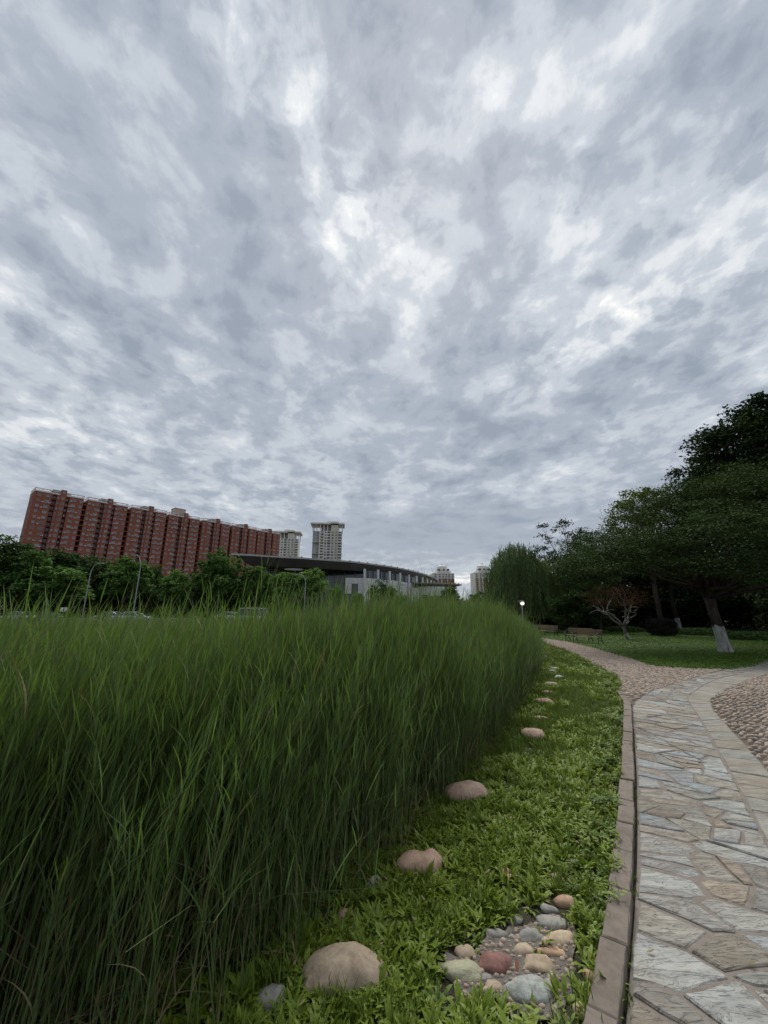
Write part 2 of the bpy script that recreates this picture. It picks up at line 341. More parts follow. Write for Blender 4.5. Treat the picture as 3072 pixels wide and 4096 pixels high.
SLATE = [(.21, .19, .155), (.31, .29, .25), (.37, .37, .345), (.27, .285, .265), (.30, .25, .195), (.36, .36, .34), (.26, .285, .30), (.36, .325, .27), (.20, .175, .145), (.375, .38, .36), (.29, .315, .325), (.25, .235, .20)]
M['slate'] = m_stone('slate_flag', SLATE, streak=(1.0, 3.4, 1), scale=3.4, bump=.8, bd=.018, mottle=.7, cleft=True)
M['border'] = m_stone('border_slab', [(.265, .24, .20), (.30, .275, .235), (.26, .26, .235), (.33, .30, .26)], streak=(1, 3.5, 1), scale=3, bump=.6, bd=.012, mottle=.7, cleft=True)
def slab(name, pts2, ztop, mat, parent, rough=.006):
    # one stone: worn outline, chamfered top edge, slightly tilted and cupped
    P = [np.array(p) for p in pts2]; n = len(P)
    if n < 3: return
    out = []
    for i in range(n):
        a, b = P[i], P[(i + 1) % n]; L = np.linalg.norm(b - a); k = 1 if L < .07 else (2 if L < .2 else 3)
        for q in range(k):
            p = a + (b - a) * (q / k); nn = np.array([b[1] - a[1], a[0] - b[0]]) / max(L, 1e-6)
            out.append(p + nn * random.uniform(-1, .6) * rough * (1 if q == 0 else 1.6))
    c = np.mean(out, axis=0); n = len(out); mb = MB(); tx, ty = random.uniform(-.012, .012), random.uniform(-.012, .012); dz = random.uniform(-.004, .004)
    for q, zz in ((1.0, -.02), (1.0, ztop - .007), (.955, ztop)):
        for p in out:
            d = (p - c); x, y = d * (q if q == 1 else max(.8, 1 - .009 / max(np.linalg.norm(d), .02)))
            mb.v.append((x, y, zz + ((x * tx + y * ty + dz + random.uniform(-.0015, .0015)) if zz > 0 else 0)))
    for r in range(2):
        for k in range(n): mb.face((r * n + k, r * n + (k + 1) % n, (r + 1) * n + (k + 1) % n, (r + 1) * n + k))
    mb.v.append((0, 0, ztop + dz + random.uniform(-.002, .003))); ci = 3 * n
    for k in range(n): mb.face((2 * n + k, 2 * n + (k + 1) % n, ci))
    o = mb.build(name, mat, parent, loc=(c[0], c[1], 0)); return o
def clip_half(poly, m, nrm):
    out = []
    for i in range(len(poly)):
        a, b = poly[i], poly[(i + 1) % len(poly)]; da, db = (a - m) @ nrm, (b - m) @ nrm
        if da <= 0: out.append(a)
        if da * db < 0: out.append(a + (b - a) * (da / (da - db)))
    return out
def build_flags():
    def flag(poly):
        if len(poly) < 3: return
        cc = np.mean(poly, axis=0); g = random.choice([.006, .008, .011, .016]); q = []
        for k in range(len(poly)):                # pull every side in by the joint
            a, b, p = poly[k - 1], poly[(k + 1) % len(poly)], poly[k]
            e1 = (p - a) / max(np.linalg.norm(p - a), 1e-6); e2 = (b - p) / max(np.linalg.norm(b - p), 1e-6)
            n1 = np.array([-e1[1], e1[0]]); n2 = np.array([-e2[1], e2[0]]); bis = n1 + n2; bis = bis / max(np.linalg.norm(bis), .3)
            q.append(p + bis * g * min(2.0, 1 / max(.35, bis @ n1)))
        A = sum(q[k][0] * q[(k + 1) % len(q)][1] - q[(k + 1) % len(q)][0] * q[k][1] for k in range(len(q))) / 2
        if A < .0035: return
        W = [fmap(p[0], np.clip(p[1] / fw, .004, .996)) for p in q]
        W = W[::-1] if sum(W[k][0] * W[(k + 1) % len(W)][1] - W[(k + 1) % len(W)][0] * W[k][1] for k in range(len(W))) < 0 else W
        slab('flagstone', W, random.uniform(.0145, .0205), M['slate'], path)
    # crazy paving worked out along the strip, then bent to its curve
    seeds = []; s = .2; row = 0
    while s < flen - .3:
        k = random.choice([2, 2, 3, 3]); far = s > 9
        ts = sorted([(i + .5 + random.uniform(-.34, .34)) / k for i in range(k)])
        for tt in ts: seeds.append((s + random.uniform(-.11, .11) + (tt - .5) * .18, tt * fw))
        s += random.uniform(.20, .29) if not far else random.uniform(.26, .36); row += 1
    S = np.array(seeds); SC = np.array([1.45, 1.0])
    for i in range(len(S)):
        c = S[i]; poly = [np.array(q) for q in ((c[0] - .6, 0), (c[0] + .6, 0), (c[0] + .6, fw), (c[0] - .6, fw))]
        d = np.abs(S[:, 0] - c[0]) < 1.2
        for j in np.nonzero(d)[0]:
            if j == i: continue
            m = (S[i] + S[j]) / 2; nrm = (S[j] - S[i]) * SC ** 2; poly = clip_half(poly, m, nrm)
            if len(poly) < 3: break
        if len(poly) < 3: continue
        parts = [poly]
        if random.random() < .42:                 # some stones are broken in two
            cc = np.mean(poly, axis=0); an = random.choice([random.uniform(-.4, .4), random.uniform(1.1, 2.0)]); nr_ = np.array([math.cos(an), math.sin(an)]); mm = cc + np.array([random.uniform(-.05, .05), random.uniform(-.05, .05)])
            parts = [clip_half(poly, mm, nr_), clip_half(poly, mm, -nr_)]
        for poly in parts: flag(poly)
    s = .1
    while s < blen - .5:
        l = random.uniform(.3, .62); pts = [bmap(s + .006, .03), bmap(s + .006, .97), bmap(s + l / 2, .975), bmap(s + l - .006, .97), bmap(s + l - .006, .03), bmap(s + l / 2, .025)]
        A = sum(pts[k][0] * pts[(k + 1) % 6][1] - pts[(k + 1) % 6][0] * pts[k][1] for k in range(6))
        slab('border_slab', pts if A > 0 else pts[::-1], .018, M['border'], path, .003); s += l
build_flags()
COB = [(.32, .245, .185), (.38, .30, .235), (.29, .235, .19), (.44, .35, .275), (.26, .235, .21), (.35, .27, .205), (.40, .34, .28), (.17, .15, .14)]
M['cobble'] = m_stone('cobble', COB, scale=14, bump=.3, mottle=.35, bd=.006)
M['cobble_j'] = m_stone('cobble_far', COB, scale=14, bump=.3, attr=True, mottle=.35, bd=.006)
def cobble_shape(seed):
    r = random.Random(seed); V = []; F = []; n = 7; ph = r.uniform(0, 6); k = [r.uniform(.86, 1.1) for _ in range(n)]
    for q, zz in ((1.0, -.012), (.93, .012), (.58, .027)):
        for i in range(n): a = ph + 2 * math.pi * i / n; V.append((q * k[i] * math.cos(a), q * k[i] * math.sin(a), zz * (1 if zz < 0 else r.uniform(.8, 1.1))))
    V.append((r.uniform(-.1, .1), r.uniform(-.1, .1), .031))
    for q in range(2):
        for i in range(n): F.append((q * n + i, q * n + (i + 1) % n, (q + 1) * n + (i + 1) % n, (q + 1) * n + i))
    for i in range(n): F.append((2 * n + i, 2 * n + (i + 1) % n, 3 * n))
    return np.array(V), F
def build_cobbles():
    pts = []
    for poly, ang in ((C1, rad(20)), (C2, rad(35))):
        P = _c(poly); ymax = 34 if poly is C1 else 13
        dx, dy = .112, .078; ca, sa = math.cos(ang), math.sin(ang)
        lo, hi = -60, 60; row = 0
        g = []
        x0, x1, y0, y1 = P[:, 0].min(), P[:, 0].max(), P[:, 1].min(), min(ymax, P[:, 1].max())
        ext = max(x1 - x0, y1 - y0); cx, cy = (x0 + x1) / 2, (y0 + y1) / 2; n = int(ext / dy) + 4; m = int(ext / dx) + 4
        J, I = np.meshgrid(np.arange(-n, n), np.arange(-m, m), indexing='ij')
        U = (I + .5 * (J % 2)) * dx + RNG.normal(0, .016, I.shape); Vv = J * dy + RNG.normal(0, .010, I.shape)
        X = cx + U * ca - Vv * sa; Y = cy + U * sa + Vv * ca
        Q = np.stack([X.ravel(), Y.ravel()], 1); Q = Q[(Q[:, 1] < y1) & (Q[:, 1] > .5)]; Q = Q[inpoly(Q, poly)]
        Q = Q[(Q[:, 0] / Q[:, 1] < 1.12)]                     # what lies beyond the frame's right edge is left out
        pts += [(q[0], q[1], ang) for q in Q]
    D = np.array([depth_of((p[0], p[1], 0)) for p in pts]); vis = np.array([p[0] / depth_of((p[0], p[1], 0)) < .99 for p in pts])
    order = np.argsort(np.where(vis, D, 99)); near = set(order[:300].tolist())
    shapes = [cobble_shape(k) for k in range(8)]; sme = [np_mesh('cobble', v, f, M['cobble'], smooth_=True) for v, f in shapes]
    V = []; F = []; R = []; off = 0
    for i, (x, y, ang) in enumerate(pts):
        sx, sy, sz = random.uniform(.036, .066), random.uniform(.028, .046), random.uniform(.6, 1.35); rz = ang + random.uniform(-.35, .35); k = random.randrange(8)
        if i in near: link('cobble', sme[k], path, (x, y, .004), (0, 0, rz), (sx, sy, sz)); continue
        v, f = shapes[k]; c, s_ = math.cos(rz), math.sin(rz); a = v * (sx, sy, sz); q = np.stack([a[:, 0] * c - a[:, 1] * s_ + x, a[:, 0] * s_ + a[:, 1] * c + y, a[:, 2] + .004], 1)
        V.append(q); F += [tuple(j + off for j in ff) for ff in f]; off += len(v); R += [random.random()] * len(f)
    o = link('cobbles', np_mesh('cobbles', np.concatenate(V), F, M['cobble_j'], R, smooth_=True), path); o['kind'] = 'stuff'
build_cobbles()
M['kerb'] = m_stone('kerb_stone', [(.17, .14, .115), (.215, .18, .15), (.19, .16, .135)], scale=5, bump=.35, mottle=.5, bd=.008)
kerb = empty('kerb'); tag(kerb, kind='structure')
def build_kerb():
    A = _c(KERB_R); Bv = []
    for i in range(len(A)):
        d = A[min(i + 1, len(A) - 1)] - A[max(i - 1, 0)]; d /= np.linalg.norm(d); Bv.append(A[i] + np.array([-d[1], d[0]]) * .128)
    inner = [tuple(a + (b - a) * .12) for a, b in zip(A, Bv)]
    km, kl, kw, _, _ = strip_map([tuple(b) for b in Bv], inner); s = .05
    while s < kl - .3:
        l = random.uniform(.42, .5); n = 4; L_ = [km(s + .004 + (l - .008) * k / n, 0) for k in range(n + 1)]; R_ = [km(s + .004 + (l - .008) * k / n, 1) for k in range(n + 1)]
        j = np.array([random.uniform(-.008, .008), random.uniform(-.004, .004)]); poly = [p + j for p in R_] + [p + j for p in L_[::-1]]
        slab('kerb_stone', poly, .07 + random.uniform(-.01, .008), M['kerb'], kerb, .0025); s += l
build_kerb()
# ------------------------------------------------------------------ far buildings
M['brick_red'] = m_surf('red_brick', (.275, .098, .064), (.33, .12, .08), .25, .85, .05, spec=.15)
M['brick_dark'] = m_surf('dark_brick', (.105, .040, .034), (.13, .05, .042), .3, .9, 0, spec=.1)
M['white_trim'] = m_surf('white_trim', (.66, .63, .61), (.76, .73, .71), .5, .8, 0)
M['cream_roof'] = m_surf('cream_render', (.42, .36, .30), (.52, .46, .39), .6, .8, 0)
M['frame_pale'] = m_flat('window_frame', (.33, .315, .30), .6)
M['frame_dark'] = m_flat('dark_frame', (.06, .06, .065), .5)
M['pane'] = m_glass('window_pane', (.04, .045, .05), (.26, .28, .29), .15)
M['pane_dark'] = m_glass('dark_pane', (.015, .017, .02), (.05, .055, .06), .15)
def window_mesh(wd, h, mull=1, frame='frame_pale', pane='pane', d=.14, t=.09):
    mb = MB(); mb.box(-wd / 2 + t, wd / 2 - t, -.02, .03, t, h - t, 1)
    for a in ((-wd / 2, -wd / 2 + t, 0, h), (wd / 2 - t, wd / 2, 0, h), (-wd / 2 + t, wd / 2 - t, 0, t), (-wd / 2 + t, wd / 2 - t, h - t, h)): mb.box(a[0], a[1], -d, .02, a[2], a[3], 0)
    for k in range(mull): x = -wd / 2 + wd * (k + 1) / (mull + 1); mb.box(x - t * .4, x + t * .4, -d * .7, .0, t, h - t, 0)
    return mb.mesh('window', [M[frame], M[pane]])
W_SM = window_mesh(1.25, 1.35); W_WD = window_mesh(1.75, 1.4); W_NR = window_mesh(.75, 1.2, 0); W_DK = window_mesh(1.5, 1.5, 1, 'frame_dark', 'pane_dark')
PL, PR = at(140, 1962, 186), at(1123, 2139, 299); ROWA = math.atan2(PR.y - PL.y, PR.x - PL.x); ROWL = math.hypot(PR.x - PL.x, PR.y - PL.y); BH = (PL.z + PR.z) / 2
BLABEL = ['end block of the red brick apartment row, leftmost, its gable wall showing', 'second red brick apartment block from the left of the row', 'third red brick apartment block from the left, standing proud of its neighbour',
          'red brick apartment block with a cream tank house on its roof', 'fifth red brick apartment block from the left of the row', 'sixth red brick apartment block, second from the right end above the museum roof', 'rightmost red brick apartment block, touching the white tower behind']
AC = MB().box(-.42, .42, -.34, 0, 0, .6).box(-.3, .1, -.36, -.341, .1, .5, 1).mesh('air_conditioner', [M['white_trim'], M['frame_dark']])
def build_red():
    bwid = ROWL / 7; fl = 2.85
    for b in range(7):
        base = Vector((PL.x, PL.y, 0)) + Vector((math.cos(ROWA), math.sin(ROWA), 0)) * bwid * b
        t = empty('apartment_block', base, ROWA, BLABEL[b], 'apartment block', 'red brick apartment row'); pj = -.9 if b in (2, 4, 5) else 0.0
        W = bwid; w0, w1 = (.0 if b == 0 else .05) * W, .965 * W
        # brick piers between the dark balcony recesses
        mb = MB()
        for a, c, dd in ((w0, .335 * W, 0), (.425 * W, .60 * W, 0), (.675 * W, w1, 0)): mb.box(a, c, pj + dd, 12.5, 0, BH)
        mb.box(.49 * W, .60 * W, pj - .35, pj - .002, 6, BH + 3.0); mb.box(.488 * W, .602 * W, pj - .002, 4.5, BH + .002, BH + 3.0)
        mb.build('wall', M['brick_red'], t)
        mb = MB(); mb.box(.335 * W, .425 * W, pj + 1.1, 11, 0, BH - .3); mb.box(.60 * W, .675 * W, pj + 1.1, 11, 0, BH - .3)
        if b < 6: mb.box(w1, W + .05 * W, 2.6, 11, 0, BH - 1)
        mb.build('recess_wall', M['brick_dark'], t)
        par = MB()                                # white parapet frame
        for z0, z1 in ((.0, .7), (1.45, 1.85)):
            par.box(w0 - .1, .485 * W, pj - .12, pj + .15, BH + z0 + .003, BH + z1); par.box(.605 * W, w1 + .05, pj - .12, pj + .15, BH + z0 + .003, BH + z1)
            par.box(w0 - .1, w0 + .2, pj + .15, 12.4, BH + z0 + .003, BH + z1); par.box(w1 - .2, w1 + .05, pj + .15, 12.4, BH + z0 + .003, BH + z1); par.box(w0 + .2, w1 - .2, 12.2, 12.4, BH + z0 + .003, BH + z1)
        for k in range(8):
            x = w0 + .05 + (w1 - w0 - .1) * k / 7
            if not (.47 < x / W < .62): par.box(x - .12, x + .12, pj - .1, pj + .13, BH + .7, BH + 1.45)
        rf = par.build('roof_parapet', M['white_trim'], t)
        mb = MB(); mb.box(.36 * W, .487 * W, pj + 1.2, 6, BH + .01, BH + 2.3); mb.box(.33 * W, .487 * W, pj + .6, 6.3, BH + 2.3, BH + 2.55); mb.box(.605 * W, .70 * W, pj + 1.5, 6, BH + .01, BH + 1.8); mb.build('roof_house', M['cream_roof'], t)
        if b == 3: mb = MB(); mb.box(.28 * W, .60 * W, 5, 11, BH + .01, BH + 6.2); mb.box(.27 * W, .61 * W, 4.8, 11.2, BH + 6.2, BH + 6.6); mb.build('tank_house', M['cream_roof'], t)
        link('window', W_SM, t, (.545 * W, pj - .35, BH + .9))
        for f in range(14):
            z = BH - 2.35 - f * fl
            for x, me, yy in ((.095 * W, W_SM, 0), (.255 * W, W_WD, 0), (.462 * W, W_NR, 0), (.545 * W, W_SM, -.35), (.77 * W, W_WD, 0), (.915 * W, W_SM, 0)): link('window', me, t, (x, pj + yy - .003, z))
            if b < 5:
                for x in (.175, .335 - .03, .70, .845):
                    if random.random() < .5: link('air_conditioner', AC, t, (x * W, pj - .003, z - .2))
            link('window', W_DK, t, (.38 * W, pj + 1.09, z)); link('window', W_NR, t, (.6375 * W, pj + 1.09, z))
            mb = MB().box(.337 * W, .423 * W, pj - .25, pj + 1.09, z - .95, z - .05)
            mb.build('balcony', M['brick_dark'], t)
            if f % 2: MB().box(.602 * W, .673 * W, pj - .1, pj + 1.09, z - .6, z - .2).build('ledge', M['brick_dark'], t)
            if b < 6: MB().box(w1, 1.05 * W, .4, 2.6, z - .75, z - .35).build('gallery_slab', M['brick_red'], t)
        if b == 0:
            for f in range(13):
                for yy in (2.6, 6.2, 9.8):
                    o = link('window', W_SM, t, (-.003, yy, BH - 2.35 - f * fl), (0, 0, -math.pi / 2))
build_red()
M['tower_white'] = m_surf('tower_white', (.72, .70, .64), (.80, .78, .72), .15, .8, 0)
M['tower_grey'] = m_surf('tower_grey', (.36, .37, .37), (.42, .43, .43), .2, .8, 0)
M['tower_cream'] = m_surf('tower_cream', (.58, .56, .47), (.64, .62, .53), .2, .8, 0)
def white_tower(u0, u1, vt, Y, label, rz):
    p = at((u0 + u1) / 2, vt, Y); H = p.z; wd = (u1 - u0) / FPX * Y * .80; t = empty('apartment_tower', (p.x, Y, 0), rz, label, 'tower', 'white apartment towers'); h = wd / 2
    mb = MB(); mb.box(-h, -.55 * h, 0, wd * .5, 0, H * .885, 1); mb.box(-.55 * h, .25 * h, -1.8, wd * .5, 0, H * .885); mb.box(.25 * h, .72 * h, -2.6, wd * .5, 0, H * .95, 2); mb.box(.72 * h, h, -.6, wd * .5, 0, H * .885)
    mb.build('wall', [M['tower_white'], M['tower_grey'], M['tower_cream']], t)
    mb = MB(); mb.box(-h - 2.5, .22 * h, -4, wd * .55, H * .957, H * .972); mb.box(.72 * h + .3, h + 2.5, -4, wd * .55, H * .957, H * .972); mb.box(.2 * h, .76 * h, -4.5, wd * .55, H * .965, H * .982); mb.box(-.05 * h, .62 * h, 0, wd * .4, H * .982, H); rf = mb.build('roof', M['tower_white'], t)
    for x, y in ((-h, -.2), (-.75 * h, -.2), (-.5 * h, -1.6), (-.25 * h, -1.6), (0.0, -1.6), (.78 * h, -.4), (h, -.4), (-h, wd * .45), (h, wd * .45)):
        MB().box(x - .45, x + .45, y, y + .9, H * .885, H * .957).build('column', M['tower_white'], rf)
    mb = MB(); mb.box(-.45 * h, .2 * h, 3, wd * .45, H * .886, H * .95); mb.build('penthouse', M['tower_grey'], t)
    me = window_mesh(2.0, 1.7, 1, 'frame_pale', 'pane'); me2 = window_mesh(3.0, 2.0, 2, 'frame_pale', 'pane_dark'); nfl = int(H / 3.0)
    bal = MB().box(-1.7, 1.7, -1.3, 0, -.6, .35).mesh('balcony', M['tower_white'])
    for f in range(17):
        z = H * .885 - 2.5 - f * 3.0
        for x, y, q in ((-.66 * h, -.003, me), (-.36 * h, -1.803, me2), (-.12 * h, -1.803, me), (.10 * h, -1.803, me2), (.36 * h, -2.603, me), (.60 * h, -2.603, me), (.86 * h, -.603, me2)): link('window', q, t, (x, y, z))
        link('balcony', bal, t, (-.36 * h, -1.82, z)); link('balcony', bal, t, (.86 * h, -.62, z))
        if f % 4 == 3: MB().box(-h - .1, h + .1, -2.75, .0, z - .9, z - .65).build('string_course', M['tower_white'], t)
white_tower(1238, 1386, 2084, 400, 'white apartment tower standing clear above the museum roof', .10)
white_tower(1068, 1212, 2118, 455, 'white apartment tower half hidden behind the red brick row', .10)
M['tower_red'] = m_surf('tower_red', (.30, .09, .08), (.36, .12, .10), .2, .85, 0)
M['tower_yellow'] = m_surf('tower_yellow', (.45, .33, .17), (.5, .38, .22), .2, .85, 0)
def domed_tower(u0, u1, vt, vs, Y, label, mat2):
    p = at((u0 + u1) / 2, vt, Y); H = p.z; hs = at((u0 + u1) / 2, vs, Y).z; wd = (u1 - u0) / FPX * Y; h = wd / 2; t = empty('apartment_tower', (p.x, Y, 0), .12, label, 'tower', 'domed far towers')
    mb = MB()
    for k, (a, b, y) in enumerate(((-1, -.62, 0), (-.62, -.3, -2), (-.3, .3, -3.2), (.3, .62, -2), (.62, 1, 0))): mb.box(a * h, b * h, y, wd * .7, 0, hs - (2.5 if k in (0, 4) else 0), 0 if k != 2 else 0)
    mb.build('wall', [M['tower_white']], t)
    for k in range(5):
        a, b, y = ((-.98, -.64, -.12), (-.58, -.34, -2.12), (-.26, .26, -3.32), (.34, .58, -2.12), (.64, .98, -.12))[k]
        MB().box(a * h, b * h, y, y + .117, hs * .30, hs * .82).build('coloured_band', mat2, t)
    mb = MB(); mb.lathe([(h * .62, 0), (h * .62, (H - hs) * .30), (h * .52, (H - hs) * .34), (h * .48, (H - hs) * .6), (h * .30, (H - hs) * .72), (h * .14, (H - hs) * .86), (h * .14, (H - hs) * .93), (.3, H - hs)], 8, (0, wd * .3, hs)); rf = mb.build('roof', M['tower_white'], t)
    for a in (-.45, .0, .45): MB().box(a * h - 1.2, a * h + 1.2, wd * .3 - h * .66, wd * .3 - h * .3, hs + 1, hs + (H - hs) * .27).build('dormer', M['frame_dark'], rf)
    me = window_mesh(2.4, 1.9, 1, 'frame_pale', 'pane_dark', .25, .15)
    for f in range(18):
        z = hs - 6 - f * 3.1
        for a, y in ((-.82, -.13), (-.46, -2.13), (-.15, -3.33), (.15, -3.33), (.46, -2.13), (.82, -.13)): link('window', me, t, (a * h, y - .003, z))
domed_tower(1732, 1816, 2250, 2285, 560, 'far white tower with red bands and domed top, beside the museum canopy tip', M['tower_red'])
domed_tower(1895, 1975, 2248, 2283, 580, 'far white tower with yellow bands and domed top, next to the willow', M['tower_yellow'])
# ------------------------------------------------------------------ museum with the curved canopy
M['canopy'] = m_surf('canopy_metal', (.115, .11, .105), (.145, .14, .135), .3, .6, 0)
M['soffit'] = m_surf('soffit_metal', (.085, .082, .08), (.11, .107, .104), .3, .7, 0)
M['rim'] = m_flat('rim_metal', (.40, .40, .39), .5)
M['stone_pale'] = m_stone('pale_cladding', [(.60, .60, .60), (.68, .68, .68), (.64, .65, .66)], scale=.8, bump=.05, mottle=.2)
M['joint'] = m_flat('cladding_joint', (.16, .16, .16), .9)
t = NT('curtain_glass'); M['curtain'] = t.out(t.pbr((.055, .075, .085), .1, None, .8))
M['steel'] = m_flat('grey_steel', (.32, .32, .33), .5)
def build_museum():
    t = empty('museum_building', (0, 100, 0), 0, 'grey museum with a sweeping curved canopy roof and stone clad walls', 'museum')
    off = Vector((0, -100, 0)); ZC = 15.6
    rim = [on(u, v, ZC) for u, v in ((924, 2217), (1020, 2222), (1110, 2228), (1206, 2233), (1300, 2240), (1400, 2247), (1470, 2255), (1537, 2264), (1590, 2272), (1634, 2281), (1672, 2290), (1706, 2300), (1730, 2309), (1745, 2316), (1753, 2322))]
    back = [Vector((24, 178, ZC)), Vector((20, 192, ZC)), Vector((5, 196, ZC)), Vector((-20, 180, ZC)), Vector((-33, 150, ZC)), Vector((-38, 118, ZC))]
    O = [p + off for p in rim + back]; c = sum(O, Vector()) / len(O); n = len(O)
    hole = at(1176, 2275, 107.5) + off; hr = 2.7; nh = 20
    # inner outline: the soffit starts inside the tapering fascia
    bm = bmesh.new()
    def ring(pts): return [bm.verts.new(p) for p in pts]
    top = ring([p + Vector((0, 0, .25)) for p in O]); edge = ring([Vector((p.x, p.y, ZC - .15)) for p in O])
    inn = ring([Vector((p.x + (c.x - p.x) * .10, p.y + (c.y - p.y) * .10, ZC - 2.1)) for p in O])
    hc = [Vector((hole.x + hr * math.cos(2 * math.pi * k / nh), hole.y + hr * math.sin(2 * math.pi * k / nh), 0)) for k in range(nh)]
    hb = ring([p + Vector((0, 0, ZC - 2.1)) for p in hc]); ht = ring([p + Vector((0, 0, ZC + .25)) for p in hc])
    def band(A, B, m):
        for k in range(len(A)):
            f = bm.faces.new((A[k], A[(k + 1) % len(A)], B[(k + 1) % len(B)], B[k])); f.material_index = m
    band(edge, top, 2); band(inn, edge, 0); band(ht, hb, 2)
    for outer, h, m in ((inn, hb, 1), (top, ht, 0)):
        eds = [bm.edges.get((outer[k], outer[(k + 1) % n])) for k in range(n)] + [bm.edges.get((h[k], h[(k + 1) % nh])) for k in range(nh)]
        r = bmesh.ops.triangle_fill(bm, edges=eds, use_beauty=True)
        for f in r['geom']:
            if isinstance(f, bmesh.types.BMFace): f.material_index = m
    bmesh.ops.recalc_face_normals(bm, faces=bm.faces[:])
    me = bpy.data.meshes.new('canopy'); bm.to_mesh(me); bm.free()
    for q in ('canopy', 'soffit', 'rim'): me.materials.append(M[q])
    can = link('canopy', me, t)
    for k in range(0, 14):                       # small clips along the rim
        for q in (.0, .5):
            p = O[k].lerp(O[k + 1], q); MB().box(p.x - .18, p.x + .18, p.y - .05, p.y + .5, ZC + .26, ZC + .42).build('rim_clip', M['canopy'], can)
    # louvred drum under the canopy with its column
    d = at(1074, 2272, 107) + off; dr = MB(); dr.lathe([(2.2, 10.6), (2.2, 13.45)], 24, (d.x, d.y, 0)); dro = dr.build('drum', M['frame_dark'], t)
    for k in range(6): MB().lathe([(2.55, 0), (2.6, .12), (2.55, .2)], 24, (d.x, d.y, 10.7 + k * .47)).build('louvre', M['steel'], dro)
    MB().tube([(d.x, d.y, 0), (d.x, d.y, 10.6)], .3, 10).build('column', M['steel'], t)
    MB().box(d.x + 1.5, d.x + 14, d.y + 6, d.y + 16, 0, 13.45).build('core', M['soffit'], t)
    MB().box(d.x - 2, d.x + 26, d.y + 2.5, d.y + 2.9, 0, 7.0).build('glass_screen', M['curtain'], t)
    MB().box(d.x + 4.4, d.x + 6.6, d.y - 1, d.y + 1, 0, 3.2).build('stone_pier', M['stone_pale'], t)
    # curtain glass wall left of the stone wall
    g0, g1 = at(1255, 2300, 116) + off, at(1460, 2300, 114) + off
    gl = MB().box(g0.x, g1.x, g0.y, g0.y + .3, 0, 13.45).build('curtain_wall', M['curtain'], t)
    for k in range(6): x = g0.x + (g1.x - g0.x) * k / 5; MB().box(x - .09, x + .09, g0.y - .22, g0.y, 0, 13.45).build('mullion', M['steel'], gl)
    for z in (3.5, 7, 10.5): MB().box(g0.x, g1.x, g0.y - .12, g0.y - .001, z, z + .12).build('transom', M['steel'], gl)
    # stone clad wall that follows the rim, panel by panel, and the glazed band above it
    WL = [at(u, 2320, Y) + off for u, Y in ((1381, 109.5), (1458, 110.5), (1512, 113), (1559, 117), (1601, 122), (1636, 128), (1682, 135))]; zt = 11.4
    for k in range(len(WL) - 1):
        a, b = WL[k], WL[k + 1]; L = math.hypot(b.x - a.x, b.y - a.y); an = math.atan2(b.y - a.y, b.x - a.x)
        Mx = Matrix.Translation((a.x, a.y, 0)) @ Matrix.Rotation(an, 4, 'Z'); ww = MB(); ww.box(0, L, .1, .8, 0, zt - .05, M=Mx); seg = ww.build('stone_wall', M['joint'], t)
        nx = max(2, int(L / 1.7))
        for r in range(7):
            for q in range(nx):
                if k == 0 and r in (2, 3, 4, 5) and q == 1 and nx >= 3: continue
                x0 = L * q / nx; MB().box(x0 + .03, x0 + L / nx - .03, 0, .1, r * zt / 7 + .03, (r + 1) * zt / 7 - .02, M=Mx).build('stone_panel', M['stone_pale'], seg)
        if k == 0: x0 = L / nx; MB().box(x0 + .1, x0 + L / nx - .1, .02, .099, 2 * zt / 7 + .1, 6 * zt / 7 - .1, M=Mx).build('slot_window', M['pane_dark'], seg)
        if k > 0: MB().box(0, L, .6, .75, zt, 13.6, M=Mx).build('clerestory_pane', M['curtain'], t)
        if k > 0:
            for q in (.33, .72): MB().box(L * q - .1, L * q + .1, .45, .6, zt, 13.6, M=Mx).build('mullion', M['frame_dark'], t)
            for q in (.3, .5, .7): MB().box(L * q - .12, L * q + .12, -.02, -.001, 5.2, 7.6, M=Mx).build('slit_window', M['pane_dark'], seg)
    for u, Y in ((1458, 109.6), (1512, 112), (1559, 116), (1601, 121), (1636, 127), (1666, 131), (1690, 136), (1708, 141), (1723, 147), (1735, 152)):
        p = at(u, 2300, Y) + off; MB().tube([(p.x, p.y, 0), (p.x, p.y, 13.9)], .33, 10).build('column', M['stone_pale'], t)
    # low wing with its flat slatted canopy
    p0, p1 = at(1655, 2330, 126) + off, at(1848, 2347, 134) + off
    mb = MB(); mb.prism([(p0.x, p0.y), (p1.x, p1.y), (p1.x - 1, p1.y + 9), (p0.x, p0.y + 12)], 11.0, 11.35); lc = mb.build('wing_canopy', M['canopy'], t)
    for k in range(14): q = p0.lerp(p1, k / 14); MB().box(q.x, q.x + .3, q.y + .1, q.y + 6, 11.36, 11.7).build('slat', M['rim'], lc)
    a, b = at(1672, 2350, 130) + off, at(1778, 2350, 131) + off
    mb = MB().box(a.x, b.x, a.y, a.y + 14, 0, 10.3); wg = mb.build('wing_wall', M['stone_pale'], t)
    MB().box(a.x + 1.2, a.x + 3.2, a.y - .05, a.y - .002, .5, 7.6).build('louvred_window', M['pane_dark'], wg)
    for k in range(9): MB().box(a.x + 1.2, a.x + 3.2, a.y - .2, a.y - .051, .7 + k * .8, .85 + k * .8).build('louvre', M['rim'], wg)
    MB().box(a.x + 4.0, b.x - .2, a.y - .05, a.y - .002, .5, 7.2).build('wing_window', M['pane_dark'], wg)
    q = at(1648, 2370, 125) + off; MB().box(q.x, a.x - .02, q.y + 3.2, q.y + 9, 0, 9.8).build('recess_wall', M['stone_pale'], t)
build_museum()
